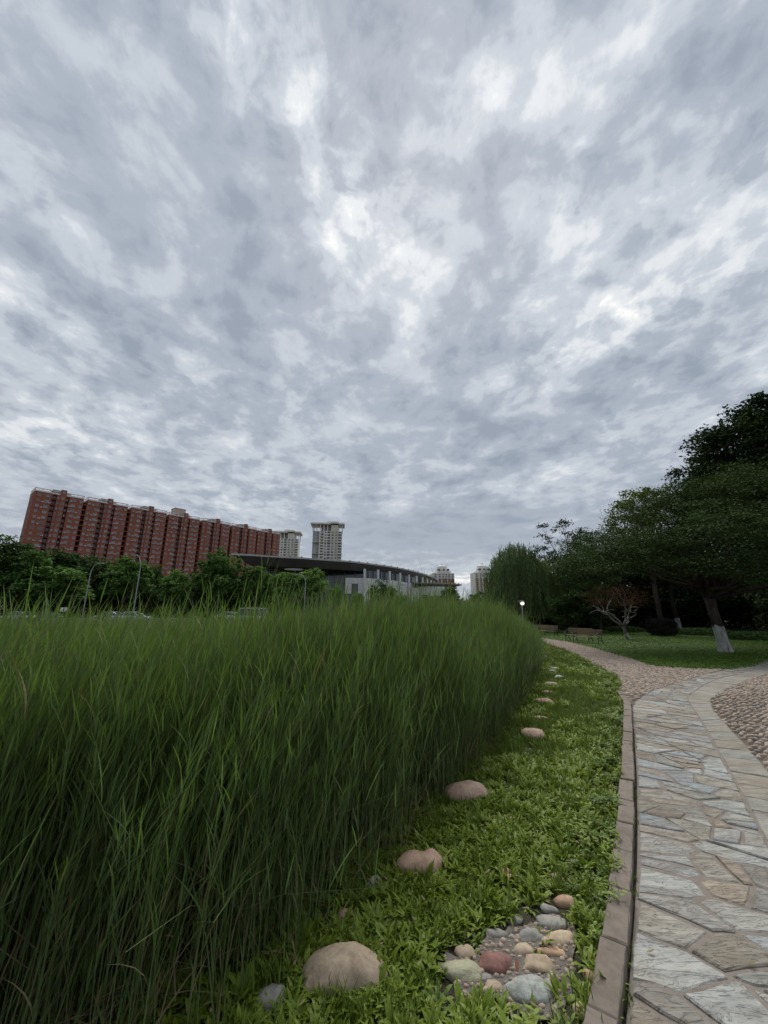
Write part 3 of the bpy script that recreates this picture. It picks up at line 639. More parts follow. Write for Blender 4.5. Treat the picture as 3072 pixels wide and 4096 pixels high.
# ------------------------------------------------------------------ scattering of uncountable plants
def scatter(name, P, R, S, idx, protos, label, cat):
    me = bpy.data.meshes.new(name); n = len(P); me.vertices.add(n); me.vertices.foreach_set('co', np.asarray(P, np.float32).ravel())
    for nm, ty, dat in (('rot', 'FLOAT_VECTOR', R), ('scl', 'FLOAT_VECTOR', S), ('pick', 'INT', idx)):
        a = me.attributes.new(nm, ty, 'POINT'); a.data.foreach_set('vector' if ty == 'FLOAT_VECTOR' else 'value', np.asarray(dat, np.int32 if ty == 'INT' else np.float32).ravel())
    o = link(name, me); tag(o, label, cat, kind='stuff')
    c = bpy.data.collections.new(name + '_kinds')
    for k, pm in enumerate(protos): q = bpy.data.objects.new('%s_kind_%02d' % (name, k), pm); c.objects.link(q)
    g = bpy.data.node_groups.new(name + '_scatter', 'GeometryNodeTree')
    g.interface.new_socket('Geometry', in_out='INPUT', socket_type='NodeSocketGeometry'); g.interface.new_socket('Geometry', in_out='OUTPUT', socket_type='NodeSocketGeometry')
    N, L = g.nodes, g.links; gi = N.new('NodeGroupInput'); go = N.new('NodeGroupOutput'); ci = N.new('GeometryNodeCollectionInfo')
    ci.inputs['Collection'].default_value = c; ci.inputs['Separate Children'].default_value = True; ci.inputs['Reset Children'].default_value = True
    ip = N.new('GeometryNodeInstanceOnPoints'); ip.inputs['Pick Instance'].default_value = True
    def na(nm, ty): q = N.new('GeometryNodeInputNamedAttribute'); q.data_type = ty; q.inputs['Name'].default_value = nm; return q.outputs['Attribute']
    L.new(gi.outputs[0], ip.inputs['Points']); L.new(ci.outputs[0], ip.inputs['Instance']); L.new(na('pick', 'INT'), ip.inputs['Instance Index'])
    L.new(na('rot', 'FLOAT_VECTOR'), ip.inputs['Rotation']); L.new(na('scl', 'FLOAT_VECTOR'), ip.inputs['Scale']); L.new(ip.outputs[0], go.inputs[0])
    md = o.modifiers.new('scatter', 'NODES'); md.node_group = g; return o
# ------------------------------------------------------------------ reeds
M['reed'] = m_leaf('reed_leaf', [(.070, .118, .030), (.086, .152, .036), (.108, .185, .046), (.136, .21, .060), (.112, .18, .074), (.20, .205, .10)], .6, .42)
M['reed_stem'] = m_leaf('reed_stem', [(.092, .14, .046), (.14, .18, .07)], .6, .15)
M['reed_dry'] = m_leaf('reed_dry', [(.13, .11, .055), (.24, .19, .10), (.18, .155, .085)], .7, .2)
def reed_clump(seed, stems, R0, fine=1.0):
    r = random.Random(seed); mb = MB()
    for _ in range(stems):
        a, d = r.uniform(0, 6.28), R0 * math.sqrt(r.random()); x, y = d * math.cos(a), d * math.sin(a)
        h = r.gauss(1.60, .20) + .12 * mnoise.noise((x * 2, y * 2, seed)); h *= r.uniform(1.06, 1.2) if r.random() < .06 else 1
        lx, ly = r.gauss(.06, .06), r.gauss(0, .05)
        if r.random() < .05: lx, ly, h = r.gauss(.1, .3), r.gauss(0, .3), h * .85                       # bent over
        pts = [Vector((x + lx * q ** 1.8 * h, y + ly * q ** 1.8 * h, q * h)) for q in (0, .35, .7, 1.0)]; rr = r.random()
        mb.tube(pts, [.0034 * fine, .003 * fine, .0022 * fine, .001], 3, 1 if r.random() > .08 else 2, rr, False)
        nl = r.randint(12, 16)
        for k in range(nl):
            q = .06 + .92 * (k / (nl - 1)) ** .9 + r.uniform(-.03, .03); q = min(.99, q); p = Vector((x + lx * q ** 1.8 * h, y + ly * q ** 1.8 * h, q * h))
            az = r.gauss(0, .9) if r.random() < .72 else r.uniform(0, 6.28)
            dry = (q < .4 and r.random() < .22) or r.random() < .03
            mb.blade(p, az, r.uniform(.18, .36) * (1 - .25 * abs(q - .55)), r.uniform(.0058, .011) * fine, r.uniform(1.12, 1.48), r.uniform(.03, .5) * (2.2 if dry else 1), 4, 2 if dry else 0, r.random(), .3)
    return mb.mesh('reed', [M['reed'], M['reed_stem'], M['reed_dry']])
def build_reeds():
    protos = [reed_clump(100 + k, 24, .24, .78) for k in range(8)] + [reed_clump(200 + k, 330, .78) for k in range(6)] + [reed_clump(300 + k, 2, .1) for k in range(4)]
    P = []; R = []; S = []; I = []
    def put(x, y, hs, lean, spin, kind, ws=1.0):
        tilt = Matrix.Rotation(lean, 3, 'Y') @ Matrix.Rotation(random.gauss(0, .05), 3, 'X'); m = tilt @ Matrix.Rotation(spin, 3, 'Z')
        P.append((x, y, gz(x, y) - .03)); R.append(tuple(m.to_euler())); S.append((ws, ws, hs)); I.append(kind)
    def one(x, y, d, big):
        g = mnoise.noise((x * .5, y * .5, 3)); e2 = mnoise.noise((x * 1.7, y * 1.7, 9))
        top = 1.88 - .42 * float(smooth(1.0, -3.4, x)) + .14 * g + .11 * e2 + random.gauss(0, .05) - .25 * float(smooth(.6, 0, d)) - .70 * float(smooth(2.6, 0, d)) * float(smooth(8, 16, y))
        hs = (top - gz(x, y)) / 2.06
        if d < .5: hs *= random.uniform(.55 + .8 * d, 1.02)
        if not big and random.random() < .03: hs *= random.uniform(1.08, 1.22)
        left = float(smooth(0.5, -5, x))
        put(x, y, hs, .01 + .08 * left + .05 * g + random.gauss(0, .03), random.uniform(-.9, .9), random.randrange(8, 14) if big else random.randrange(8))
    inside = lambda x, y, d: (x > -1.12 * y - 2.2) if y < 12.5 else (x > -3.5 and d < 12)
    s = 1.0; j = 0
    for y in np.arange(.6, 27, s * .87):
        j += 1
        for x in np.arange(-20, 10, s):
            xx = x + (j % 2) * .5 + random.uniform(-.28, .28); yy = y + random.uniform(-.25, .25); d = (float(edge_x(yy)) - xx) * .78
            if d < .85 or not inside(xx, yy, d) or math.hypot(xx, yy) < 3.1: continue
            one(xx, yy, d, True)
    n = 25000; X = RNG.uniform(-8, 9.2, n); Y = RNG.uniform(.2, 27, n); E_ = edge_x(Y)
    for x, y, e in zip(X, Y, E_):
        d = (e - x) * .78; rr = math.hypot(x, y)
        if d < 0 or rr < 2.15 + random.uniform(0, .3) or not inside(x, y, d): continue
        if d < 1.0 or rr < 3.3: one(x, y, d, False)
        elif random.random() < .06: one(x, y, d, False)
    for k in range(230):                                               # single stalks standing above the rest
        y = random.uniform(3.2, 15); x = random.uniform(-1.05 * y, float(edge_x(y)) - .6); d = (float(edge_x(y)) - x) * .78
        if inside(x, y, d): one(x, y, d, False); I[-1] = random.randrange(14, 18); q = S[-1]; S[-1] = (q[0], q[1], q[2] * random.uniform(1.0, 1.13))
    for k in range(5):                                                 # tall stragglers at the far left
        y = random.uniform(3.0, 4.5); put(-y * random.uniform(.86, 1.0), y, random.uniform(.92, 1.04), .24, random.uniform(-.5, .5), random.randrange(8), 1.3)
    scatter('reeds', P, R, S, I, protos, 'tall green reed bed filling the pond edge, leaning to the right', 'reeds')
    # dead litter and bent stalks at the foot of the reeds
    mb = MB(); r = random.Random(5)
    for _ in range(1500):
        y = r.uniform(1.6, 12); d = r.uniform(-.12, .55); x = float(edge_x(y)) - d
        mb.blade((x, y, gz(x, y) + r.uniform(0, .08)), r.uniform(0, 6.28), r.uniform(.1, .42), r.uniform(.004, .012), r.uniform(-.1, .8), r.uniform(0, .9), 3, 0, r.random(), .4)
    tag(mb.build('reed_litter', M['reed_dry']), 'dry broken reed stalks littering the foot of the reed bed', 'litter', kind='stuff')
build_reeds()
# ------------------------------------------------------------------ bank weeds
M['weed'] = m_leaf('weed_leaf', [(.115, .165, .012), (.15, .215, .018), (.185, .26, .026), (.23, .29, .045)], .5, .28)
M['weed_b'] = m_leaf('weed_leaf_dull', [(.075, .125, .016), (.10, .165, .022), (.13, .20, .034), (.20, .20, .06)], .55, .25)
M['grass'] = m_leaf('grass_blade', [(.08, .125, .012), (.105, .16, .018), (.14, .195, .03)], .6, .25)
M['lawn_blade'] = m_leaf('lawn_blade', [(.065, .13, .013), (.085, .16, .018), (.11, .195, .026)], .6, .2)
def rosette(seed, n, L, wd, mat, lo=.35, hi=1.25):
    r = random.Random(seed); mb = MB()
    for k in range(n):
        a = r.uniform(0, 6.28); d = r.uniform(0, .03); mb.blade((d * math.cos(a), d * math.sin(a), 0), a + r.gauss(0, .3), L * r.uniform(.6, 1.15), wd * r.uniform(.7, 1.2), r.uniform(lo, hi), r.uniform(.3, 1.3), 4, 0, r.random(), .5)
    return mb.mesh('weed', M[mat])
def sprig(seed, h, mat):
    r = random.Random(seed); mb = MB()
    for _ in range(r.randint(2, 4)):
        lx, ly = r.gauss(0, .25), r.gauss(0, .25); hh = h * r.uniform(.6, 1.1)
        for k in range(9):
            q = (k + 1) / 9; p = (lx * q * hh, ly * q * hh, q * hh); mb.blade(p, k * 2.4 + r.uniform(-.4, .4), r.uniform(.05, .085) * (1.2 - .5 * q), r.uniform(.016, .026), r.uniform(.1, .7), r.uniform(.3, 1.0), 3, 0, r.random(), .45)
    return mb.mesh('weed', M[mat])
def tuft(seed, n, L, mat='grass'):
    r = random.Random(seed); mb = MB()
    for _ in range(n):
        a, d = r.uniform(0, 6.28), .05 * math.sqrt(r.random()); mb.blade((d * math.cos(a), d * math.sin(a), 0), r.uniform(0, 6.28), L * r.uniform(.5, 1.2), .005, r.uniform(.9, 1.45), r.uniform(.2, 1.0), 3, 0, r.random(), .3)
    return mb.mesh('grass', M[mat])
KERB_L = [(-.7, 0), (.84, 2.03), (1.09, 2.39), (1.77, 3.50), (3.10, 5.70), (4.14, 7.38), (4.60, 8.25), (4.9, 8.85), (5.3, 9.4), (6.0, 10.75), (6.7, 13.0), (7.4, 15.5), (9.4, 24.5), (11, 33)]
_ky = np.array([p[1] for p in KERB_L]); _kx = np.array([p[0] for p in KERB_L])
BARE = [on(1600 + x * .5425, 3400 + y * .5425) for x, y in ((700, 900), (1000, 780), (1100, 620), (950, 1060), (560, 930), (1130, 900), (760, 700), (1190, 430), (1060, 500))]
def build_bank():
    protos = [rosette(1, 17, .072, .016, 'weed'), rosette(2, 20, .060, .013, 'weed'), rosette(3, 15, .085, .018, 'weed'), rosette(4, 18, .05, .016, 'weed_b', .1, .9), sprig(5, .14, 'weed'), sprig(6, .11, 'weed_b'), tuft(7, 26, .09), tuft(8, 30, .065), rosette(9, 22, .042, .013, 'weed_b', .0, .8)]
    P, R, S, I = [], [], [], []
    def put(x, y, s, k): P.append((x, y, gz(x, y) + .001)); R.append((random.gauss(0, .12), random.gauss(0, .12), random.uniform(0, 6.28))); S.append((s, s, s * random.uniform(.85, 1.15))); I.append(k)
    for y0, y1, dens in ((1.5, 4, 640), (4, 7, 400), (7, 12, 210), (12, 20, 90), (20, 33, 45)):
        A = (y1 - y0) * 4.5; n = int(A * dens); X0 = float(edge_x(y0)) - .5; Y = RNG.uniform(y0, y1, n); e = edge_x(Y); kx = np.interp(Y, _ky, _kx); T = RNG.uniform(0, 1, n)
        span = kx - e + .35
        for x, y, t_, sp, ex in zip(e - .30 + T * span, Y, T, span, e):
            if random.random() > sp / 4.5: continue
            b = min((math.hypot(x - q.x, y - q.y) * (1 if k < 7 else 1.8) for k, q in enumerate(BARE)))
            if b < .21 and random.random() < 1.02 - (b / .21) ** 3 * .75: continue
            if any((x - q[0]) ** 2 / q[2] ** 2 + (y - q[1]) ** 2 / q[3] ** 2 < .55 for q in ROCKS): continue
            g = mnoise.noise((x * .9, y * .9, 1)); g2 = mnoise.noise((x * 2.3, y * 2.3, 7)); s = (.95 + .35 * g2 + random.gauss(0, .15)) * (1.0 + .045 * y)
            if x < ex and random.random() < .5: continue
            if g > .12 and y > 5.0: k = random.choice([6, 7, 7, 8, 3])
            elif t_ > .85 and random.random() < .35: k = random.choice([4, 2, 5, 0, 1]); s *= .62
            elif g < -.2: k = random.choice([3, 8, 1, 6, 0])
            else: k = random.choice([0, 0, 1, 1, 2, 3, 8, 6])
            put(x, y, max(.45, s), k)
    for k in range(24):                                                 # sprigs hanging over and growing through the kerb joint
        y = random.choice([random.uniform(2.0, 8.5)]); x = float(np.interp(y, _ky, _kx)) + random.choice([-.04, .005, .02]); put(x, y, random.uniform(.4, .75), random.choice([4, 5, 0, 1]))
    ks = [(p[0], p[1]) for p in KERB_R]; ky = [p[1] for p in ks]; kxx = [p[0] for p in ks]
    for yy in (2.32, 2.36, 2.40, 2.75, 2.9, 3.55, 4.0, 4.05, 2.08, 2.12, 5.3, 6.4, 7.0, 7.6, 8.0): put(float(np.interp(yy, ky, kxx)) - .02, yy, random.uniform(.45, .9), random.choice([6, 7, 6]))
    for k in range(26): u = 2940 + k * 6; q = on(u, 2745 + k * 1.5 + random.uniform(-2, 2)); put(q.x, q.y, random.uniform(.35, .7), random.choice([6, 7]))
    scatter('bank_weeds', P, R, S, I, protos, 'low broad leaved weeds and grass covering the bank between reeds and kerb', 'weeds')
    # lawn grass
    lt = [tuft(20 + k, 26, .055, 'lawn_blade') for k in range(4)]; P, R, S, I = [], [], [], []
    n = 30000; Q = np.stack([RNG.uniform(8, 30, n), 12.2 + 26 * RNG.uniform(0, 1, n) ** 1.5], 1); Q = Q[inpoly(Q, LAWN)]; Q = Q[Q[:, 0] / Q[:, 1] < 1.15]
    for x, y in Q: P.append((x, y, .006)); R.append((0, 0, random.uniform(0, 6.28))); s = random.uniform(.9, 1.6) * (1 + .02 * y); S.append((s * 1.5, s * 1.5, s * .8)); I.append(random.randrange(4))
    scatter('lawn_grass', P, R, S, I, lt, 'short mown grass of the lawn under the trees', 'grass')
# ------------------------------------------------------------------ trees
M['bark'] = m_surf('bark', (.025, .02, .016), (.10, .08, .064), 9, .95, .8, vec=(1, 1, .25), bd=.03)
M['bark_pale'] = m_surf('pale_bark', (.12, .11, .095), (.20, .185, .16), 5, .9, .5)
M['whitewash'] = m_surf('whitewash', (.13, .12, .105), (.44, .44, .42), 8, .9, 1.0, c3=(.60, .60, .58), vec=(1, 1, .35), bd=.05)
def LM(name, cols, trans=.2): M[name] = m_leaf(name, cols, .85, trans, spec=.06); return M[name]
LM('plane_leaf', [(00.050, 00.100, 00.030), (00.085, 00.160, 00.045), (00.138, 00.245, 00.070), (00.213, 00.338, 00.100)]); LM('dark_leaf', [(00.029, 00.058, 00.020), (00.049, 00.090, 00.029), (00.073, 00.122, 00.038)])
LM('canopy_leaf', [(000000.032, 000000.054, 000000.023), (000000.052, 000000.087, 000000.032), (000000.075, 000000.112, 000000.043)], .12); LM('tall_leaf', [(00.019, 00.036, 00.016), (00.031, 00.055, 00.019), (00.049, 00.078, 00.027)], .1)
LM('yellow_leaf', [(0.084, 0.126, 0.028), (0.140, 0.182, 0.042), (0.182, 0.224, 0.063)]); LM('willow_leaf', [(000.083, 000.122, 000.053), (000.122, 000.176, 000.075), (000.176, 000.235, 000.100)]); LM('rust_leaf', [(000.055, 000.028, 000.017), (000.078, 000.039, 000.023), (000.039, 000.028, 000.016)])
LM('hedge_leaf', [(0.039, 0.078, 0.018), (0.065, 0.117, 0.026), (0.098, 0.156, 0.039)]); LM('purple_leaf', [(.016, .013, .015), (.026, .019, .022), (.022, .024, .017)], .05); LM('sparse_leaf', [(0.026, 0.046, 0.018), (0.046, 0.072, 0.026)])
def leaf_np(C, L, W, up=.6, flat=0.0):
    n = len(C); nr = RNG.normal(0, 1, (n, 3)); nr[:, 2] = np.abs(nr[:, 2]) * (1 + flat) + up; nr /= np.linalg.norm(nr, axis=1)[:, None]
    ax = RNG.normal(0, 1, (n, 3)); ax -= nr * (ax * nr).sum(1)[:, None]; ax /= np.linalg.norm(ax, axis=1)[:, None]; sd_ = np.cross(nr, ax)
    l = (L * RNG.uniform(.6, 1.25, n) / 2)[:, None]; w_ = (W * RNG.uniform(.6, 1.25, n) / 2)[:, None]
    V = np.stack([C - ax * l, C + sd_ * w_ + ax * l * .1, C + ax * l, C - sd_ * w_ + ax * l * .1], 1).reshape(-1, 3)
    return V, np.arange(4 * n).reshape(-1, 4)
def crown_pts(blobs, ncl, nleaf, spread, rng=RNG, fill=.55):
    vol = np.array([b[3] * b[4] * b[5] for b in blobs]) ** .67; pk = rng.choice(len(blobs), ncl, p=vol / vol.sum()); B = np.array(blobs)[pk]
    d = rng.normal(0, 1, (ncl, 3)); d /= np.linalg.norm(d, axis=1)[:, None]; r = rng.uniform(fill, 1.03, ncl)[:, None]; C = B[:, :3] + d * r * B[:, 3:6]
    k = max(1, nleaf // ncl); g = np.clip(rng.normal(0, 1, (ncl, k, 3)), -1.7, 1.7) * np.array(spread) * rng.uniform(.55, 1.3, (ncl, 1, 1)); tone = np.clip(rng.normal(.5, .2, (ncl, 1)) + rng.normal(0, .18, (ncl, k)) + g[:, :, 2] / spread[2] * .12, 0, 1)  # upper leaves of each cluster get a lighter tone: top light put into colour
    return C, (C[:, None, :] + g).reshape(-1, 3), tone.ravel()
def limbs(mb, start, C, r0, n, bend=.3, seed=1, m=0):
    r = random.Random(seed); pk = r.sample(range(len(C)), min(n, len(C)))
    for i in pk:
        e = Vector(C[i]); a = Vector(start) + Vector((0, 0, r.uniform(-.12, .25) * (e - Vector(start)).length * .5)); md = a.lerp(e, .5) + Vector((r.gauss(0, bend), r.gauss(0, bend), r.gauss(.2, bend)))
        q = r0 * r.uniform(.35, .7); mb.tube([a, a.lerp(md, .5) + Vector((r.gauss(0, bend * .3), r.gauss(0, bend * .3), 0)), md, md.lerp(e, .6) + Vector((0, 0, r.gauss(0, bend * .3))), e], [q, q * .8, q * .55, q * .35, q * .12], 5, m)
def tree_meshes(H, Rx, trunk_h, ncl, nleaf, L, W, mat, seed, spread=None, fill=.5):
    rng = np.random.default_rng(seed); r = random.Random(seed); cz = (H + trunk_h) / 2; rz = (H - trunk_h) / 2; bl = [(0, 0, cz, Rx * .72, Rx * .72, rz * .85)]
    for _ in range(7): a = r.uniform(0, 6.28); q = r.uniform(.35, .6) * Rx; bl.append((q * math.cos(a), q * math.sin(a), cz + r.uniform(-.55, .6) * rz, Rx * r.uniform(.3, .48), Rx * r.uniform(.3, .48), rz * r.uniform(.25, .42)))
    C, Q, tone = crown_pts(bl, ncl, nleaf, spread or (Rx * .09, Rx * .09, Rx * .055), rng, fill); V, F = leaf_np(Q, L, W); crown = np_mesh('crown', V, F, mat, tone)
    mb = MB(); tr = max(.07, H * .017); mb.tube([(0, 0, -.1), (r.gauss(0, .05), 0, trunk_h * .5), (r.gauss(0, .1), r.gauss(0, .1), trunk_h), (0, 0, cz)], [tr * 1.2, tr, tr * .85, tr * .4], 8); limbs(mb, (0, 0, trunk_h), C, tr, 12, .25, seed)
    return crown, mb.mesh('trunk', M['bark'], True)
def plant_tree(name, meshes, loc, rz, sc_, label, cat='tree', group=None):
    t = empty(name, loc, rz, label, cat, group); c = link('crown', meshes[0], t); k = link('trunk', meshes[1], t); t.scale = sc_ if hasattr(sc_, '__len__') else (sc_,) * 3; return t
def build_road_trees():
    P = [tree_meshes(10, 4, 2.6, 150, 7500, .42, .30, M['plane_leaf'], 40 + k) for k in range(3)]; D = [tree_meshes(10, 4, 1.6, 150, 7500, .40, .28, M['dark_leaf'], 60 + k) for k in range(3)]
    # photo column, top row, width in the photo, distance, light or dark kind, label
    T = [(10, 2142, 250, 64, 1, 'tall dark tree cut by the left edge of the photo'), (120, 2205, 200, 66, 0, 'tree below the first red block, beside the dark edge tree'), (262, 2272, 215, 67, 0, 'light leafed roadside tree left of the first street lamp'),
         (235, 2196, 220, 76, 1, 'dark tree behind and above the leftmost street lamp'), (395, 2222, 230, 78, 1, 'dark tree between the two left street lamps'), (525, 2226, 205, 67, 0, 'light leafed roadside tree in front of the second street lamp'),
         (620, 2256, 120, 78, 1, 'dark tree just right of the second street lamp'), (712, 2278, 145, 67, 0, 'rounded light green roadside tree below the fifth red block'), (805, 2266, 130, 77, 1, 'dark tree between the rounded green tree and the museum canopy tip'),
         (890, 2198, 185, 70, 0, 'tall tree at the left tip of the museum canopy'), (1022, 2270, 140, 72, 0, 'roadside tree in front of the louvred drum'), (1140, 2292, 125, 72, 0, 'roadside tree below the round hole in the canopy'), (1250, 2273, 150, 72, 0, 'roadside tree beside the third street lamp, in front of the glass wall'),
         (1345, 2338, 62, 74, 0, 'small tree at the left corner of the stone clad wall'), (1525, 2318, 120, 78, 1, 'dark tree in front of the museum columns'), (1432, 2374, 54, 78, 0, 'small bush like tree under the slot window of the museum'), (1602, 2374, 64, 78, 0, 'small tree beside the fourth street lamp near the museum'),
         (1720, 2384, 80, 80, 0, 'small tree in front of the low museum wing'), (1800, 2346, 105, 80, 1, 'rounded dark tree at the end of the museum wing'), (1905, 2370, 70, 84, 1, 'small dark tree below the yellow banded tower'), (1850, 2392, 70, 95, 0, 'light green tree between the two far domed towers')]
    for u, v, wd, Y, k, lab in T:
        p = at(u, v, Y); H = p.z - .4; W = wd / FPX * Y; b = (D if k else P)[random.randrange(3)]
        plant_tree('dark_roadside_tree' if k else 'roadside_tree', b, (p.x, Y, .4), random.uniform(0, 6.28), (W / 7.0, W / 7.0, H / 9.5), lab, 'tree', 'trees along the road')
    hd = []
    for k, (u0, u1, Y, h, mat, lab) in enumerate(((-150, 330, 84, 8.5, 'dark_leaf', 'dark shrub belt behind the roadside trees at far left'), (330, 560, 82, 8.0, 'purple_leaf', 'dark reddish shrub mass between the two left street lamps'), (560, 1260, 86, 8.0, 'dark_leaf', 'dark shrub belt behind the roadside trees below the museum canopy'))):
        a, b = at(u0, 2440, Y), at(u1, 2440, Y); n = int((b.x - a.x) * 420); Q = np.stack([RNG.uniform(a.x, b.x, n), Y + RNG.uniform(-1.5, 1.5, n), .4 + h * RNG.uniform(0, 1, n) ** .8], 1)
        Q[:, 2] *= 1 + .25 * np.sin(Q[:, 0] * .9 + k) * np.sin(Q[:, 0] * .37); V, F = leaf_np(Q, .75, .5); t = empty('shrub_belt', ((a.x + b.x) / 2, Y, .4), 0, lab, 'shrubs'); o = link('foliage', np_mesh('foliage', V - np.array([(a.x + b.x) / 2, Y, .4]), F, M[mat], RNG.uniform(0, 1, n)), t); mb = MB()
        for x in np.arange(a.x, b.x, 1.6): mb.tube([(x - (a.x + b.x) / 2, 0, -.3), (x - (a.x + b.x) / 2 + .2, 0, h * .5)], [.06, .03], 5)
        mb.build('stems', M['bark'], t)
    n = 9000; Q = np.stack([RNG.uniform(-44, 9, n), 46.6 + RNG.uniform(-.5, .5, n), 0 * RNG.uniform(0, 1, n)], 1); Q[:, 2] = .45 + RNG.uniform(0, .95, n) * (1 + .2 * np.sin(Q[:, 0] * 1.3)); V, F = leaf_np(Q, .16, .1); t = empty('hedge', (-17, 46.6, .4), 0, 'low clipped hedge along the top of the retaining wall', 'hedge')
    link('foliage', np_mesh('foliage', V - np.array([-17, 46.6, .4]), F, M['hedge_leaf'], RNG.uniform(0, 1, n)), t)
build_road_trees()
def whitewashed(mb_pts, rads): pass
def build_park_trees():
    # big spreading tree with the whitewashed leaning trunk
    b = on(2905, 2612); x0, y0 = b.x, b.y
    t = empty('spreading_tree', (x0, y0, 0), 0, 'big spreading tree on the lawn with a leaning whitewashed trunk', 'tree')
    bl = [(1.0, 1.5, 5.2, 4.6, 4.2, 1.9), (-3.0, .3, 4.3, 3.0, 3.0, 1.25), (-5.0, -.2, 3.6, 2.0, 2.2, .8), (-1.6, -2.0, 4.6, 3.0, 2.4, 1.2), (3.4, -1.6, 4.8, 3.2, 3.0, 1.7), (2.4, 1.0, 7.0, 3.0, 2.8, 1.3), (-.8, 1.0, 6.5, 2.5, 2.3, 1.05), (5.0, 2.0, 4.2, 3.0, 3.4, 1.8), (-3.2, 2.6, 5.0, 2.2, 2.4, .9), (4.2, 1.2, 7.8, 2.6, 2.6, 1.2), (1.2, 1.6, 7.3, 2.2, 2.2, .9), (-1.0, -2.5, 3.3, 2.6, 1.4, .55)]
    C, Q, tone = crown_pts(bl, 1350, 130000, (.36, .36, .10), fill=.3); V, F = leaf_np(Q, .125, .055, 1.0, .6); link('crown', np_mesh('crown', V, F, M['canopy_leaf'], tone), t)
    tp = [(0, 0, -.1), (-.03, .02, .45), (-.07, .05, 1.1), (-.12, .08, 1.7), (-.16, .1, 2.3)]; tr = [.36, .30, .27, .25, .26]
    mb = MB(); mb.tube(tp[2:], [.195, .185, .20], 12); limbs(mb, tp[-1], C, .17, 50, .45, 3); tk = mb.build('trunk', M['bark'], t, True)
    WB = MB().tube([tp[0], (-.01, .01, .18), tp[1], (-.05, .035, .8), (-.065, .047, 1.04), (-.07, .05, 1.12)], [.31, .25, .22, .207, .203, .20], 16, cap=False)
    WB.v = [(x, y, z + (random.uniform(-.07, .05) if z > 1.08 else 0)) for x, y, z in WB.v]; WB.build('whitewashed_base', M['whitewash'], tk, True)
    # tall dark tree at the right
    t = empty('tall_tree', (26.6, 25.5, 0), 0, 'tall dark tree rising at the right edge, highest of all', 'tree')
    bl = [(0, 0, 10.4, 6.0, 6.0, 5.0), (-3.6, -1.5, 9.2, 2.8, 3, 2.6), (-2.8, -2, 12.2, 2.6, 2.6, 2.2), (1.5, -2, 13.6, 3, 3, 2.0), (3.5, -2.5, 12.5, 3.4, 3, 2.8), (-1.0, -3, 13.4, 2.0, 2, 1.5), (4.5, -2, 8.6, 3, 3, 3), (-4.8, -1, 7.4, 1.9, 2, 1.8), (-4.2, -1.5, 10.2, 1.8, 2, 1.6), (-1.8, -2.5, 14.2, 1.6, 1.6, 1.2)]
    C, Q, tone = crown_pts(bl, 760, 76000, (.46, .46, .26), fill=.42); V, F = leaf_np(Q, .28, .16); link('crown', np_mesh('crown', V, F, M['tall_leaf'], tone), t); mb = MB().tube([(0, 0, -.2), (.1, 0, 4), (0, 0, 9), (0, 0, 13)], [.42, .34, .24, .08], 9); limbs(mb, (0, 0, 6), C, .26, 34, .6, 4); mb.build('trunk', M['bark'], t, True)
    # yellow-green tree top behind
    t = empty('yellow_green_tree', (21.8, 31.5, 0), 0, 'yellow green tree showing above the spreading tree', 'tree')
    bl = [(0, 0, 10.4, 1.9, 1.9, 1.6), (-1.6, -.5, 9.2, 1.9, 1.6, 1.6), (1.0, -.4, 11.3, 1.1, 1.1, 1.0), (.5, 0, 7.5, 2.4, 2.4, 2.2)]; C, Q, tone = crown_pts(bl, 150, 9000, (.3, .3, .2)); V, F = leaf_np(Q, .24, .12); link('crown', np_mesh('crown', V, F, M['yellow_leaf'], tone), t); mb = MB().tube([(0, 0, -.1), (0, 0, 4), (.1, 0, 8)], [.2, .15, .05], 8); limbs(mb, (0, 0, 4), C, .12, 14, .3, 5); mb.build('trunk', M['bark'], t, True)
    # sparse tree with separate leaf clumps against the sky
    t = empty('sparse_tree', (17.4, 36.5, 0), 0, 'thin open tree with separate leaf clumps against the sky beside the willow', 'tree'); r = random.Random(21); mb = MB(); tips = []
    mb.tube([(0, 0, -.1), (.1, 0, 2.2), (.3, 0, 4.2)], [.16, .13, .10], 8, 0)
    for k in range(15):
        a = r.uniform(0, 6.28); e = Vector((r.uniform(-3.2, 3.4), r.uniform(-1.6, 1.6), r.uniform(5.8, 10.4))); s = Vector((.3, 0, 4.0)); md = s.lerp(e, .5) + Vector((r.gauss(0, .3), 0, r.gauss(.3, .2))); mb.tube([s, md, e], [.06, .04, .012], 5, 0); tips += [e, md.lerp(e, .6)]
        for q in range(4): f = md.lerp(e, r.uniform(.2, 1)) + Vector((r.gauss(0, .55), r.gauss(0, .5), r.uniform(.1, .8))); mb.tube([md.lerp(e, .5), f], [.02, .006], 4, 0); tips.append(f)
    C = np.array([tuple(p) for p in tips]); g = RNG.normal(0, 1, (len(C), 42, 3)) * (.24, .24, .10); V, F = leaf_np((C[:, None] + g).reshape(-1, 3), .26, .12); link('crown', np_mesh('crown', V, F, M['sparse_leaf'], RNG.uniform(0, 1, len(V) // 4)), t); mb.build('trunk', M['bark_pale'], t, True)
    # willow
    for (x, y, H, Rw, lab, sd_, ns) in ((13.4, 39, 8.4, 2.9, 'weeping willow behind the park lamp, beside the yellow banded tower', 31, 1300), (18.2, 41, 7.6, 3.4, 'second weeping willow, half hidden right of the first', 32, 1000)):
        t = empty('willow_tree', (x, y, 0), 0, lab, 'willow', 'weeping willows'); r = np.random.default_rng(sd_); a = r.uniform(0, 6.28, ns); d = Rw * np.sqrt(r.uniform(.02, 1, ns)); zt = H - (d / Rw) ** 2.2 * H * .33 + r.normal(0, .25, ns); ln = r.uniform(.3, .85, ns) * zt; V_ = []; tone = []
        lump = 1 + .18 * np.sin(a * 5 + 1) * np.sin(zt * 1.3)
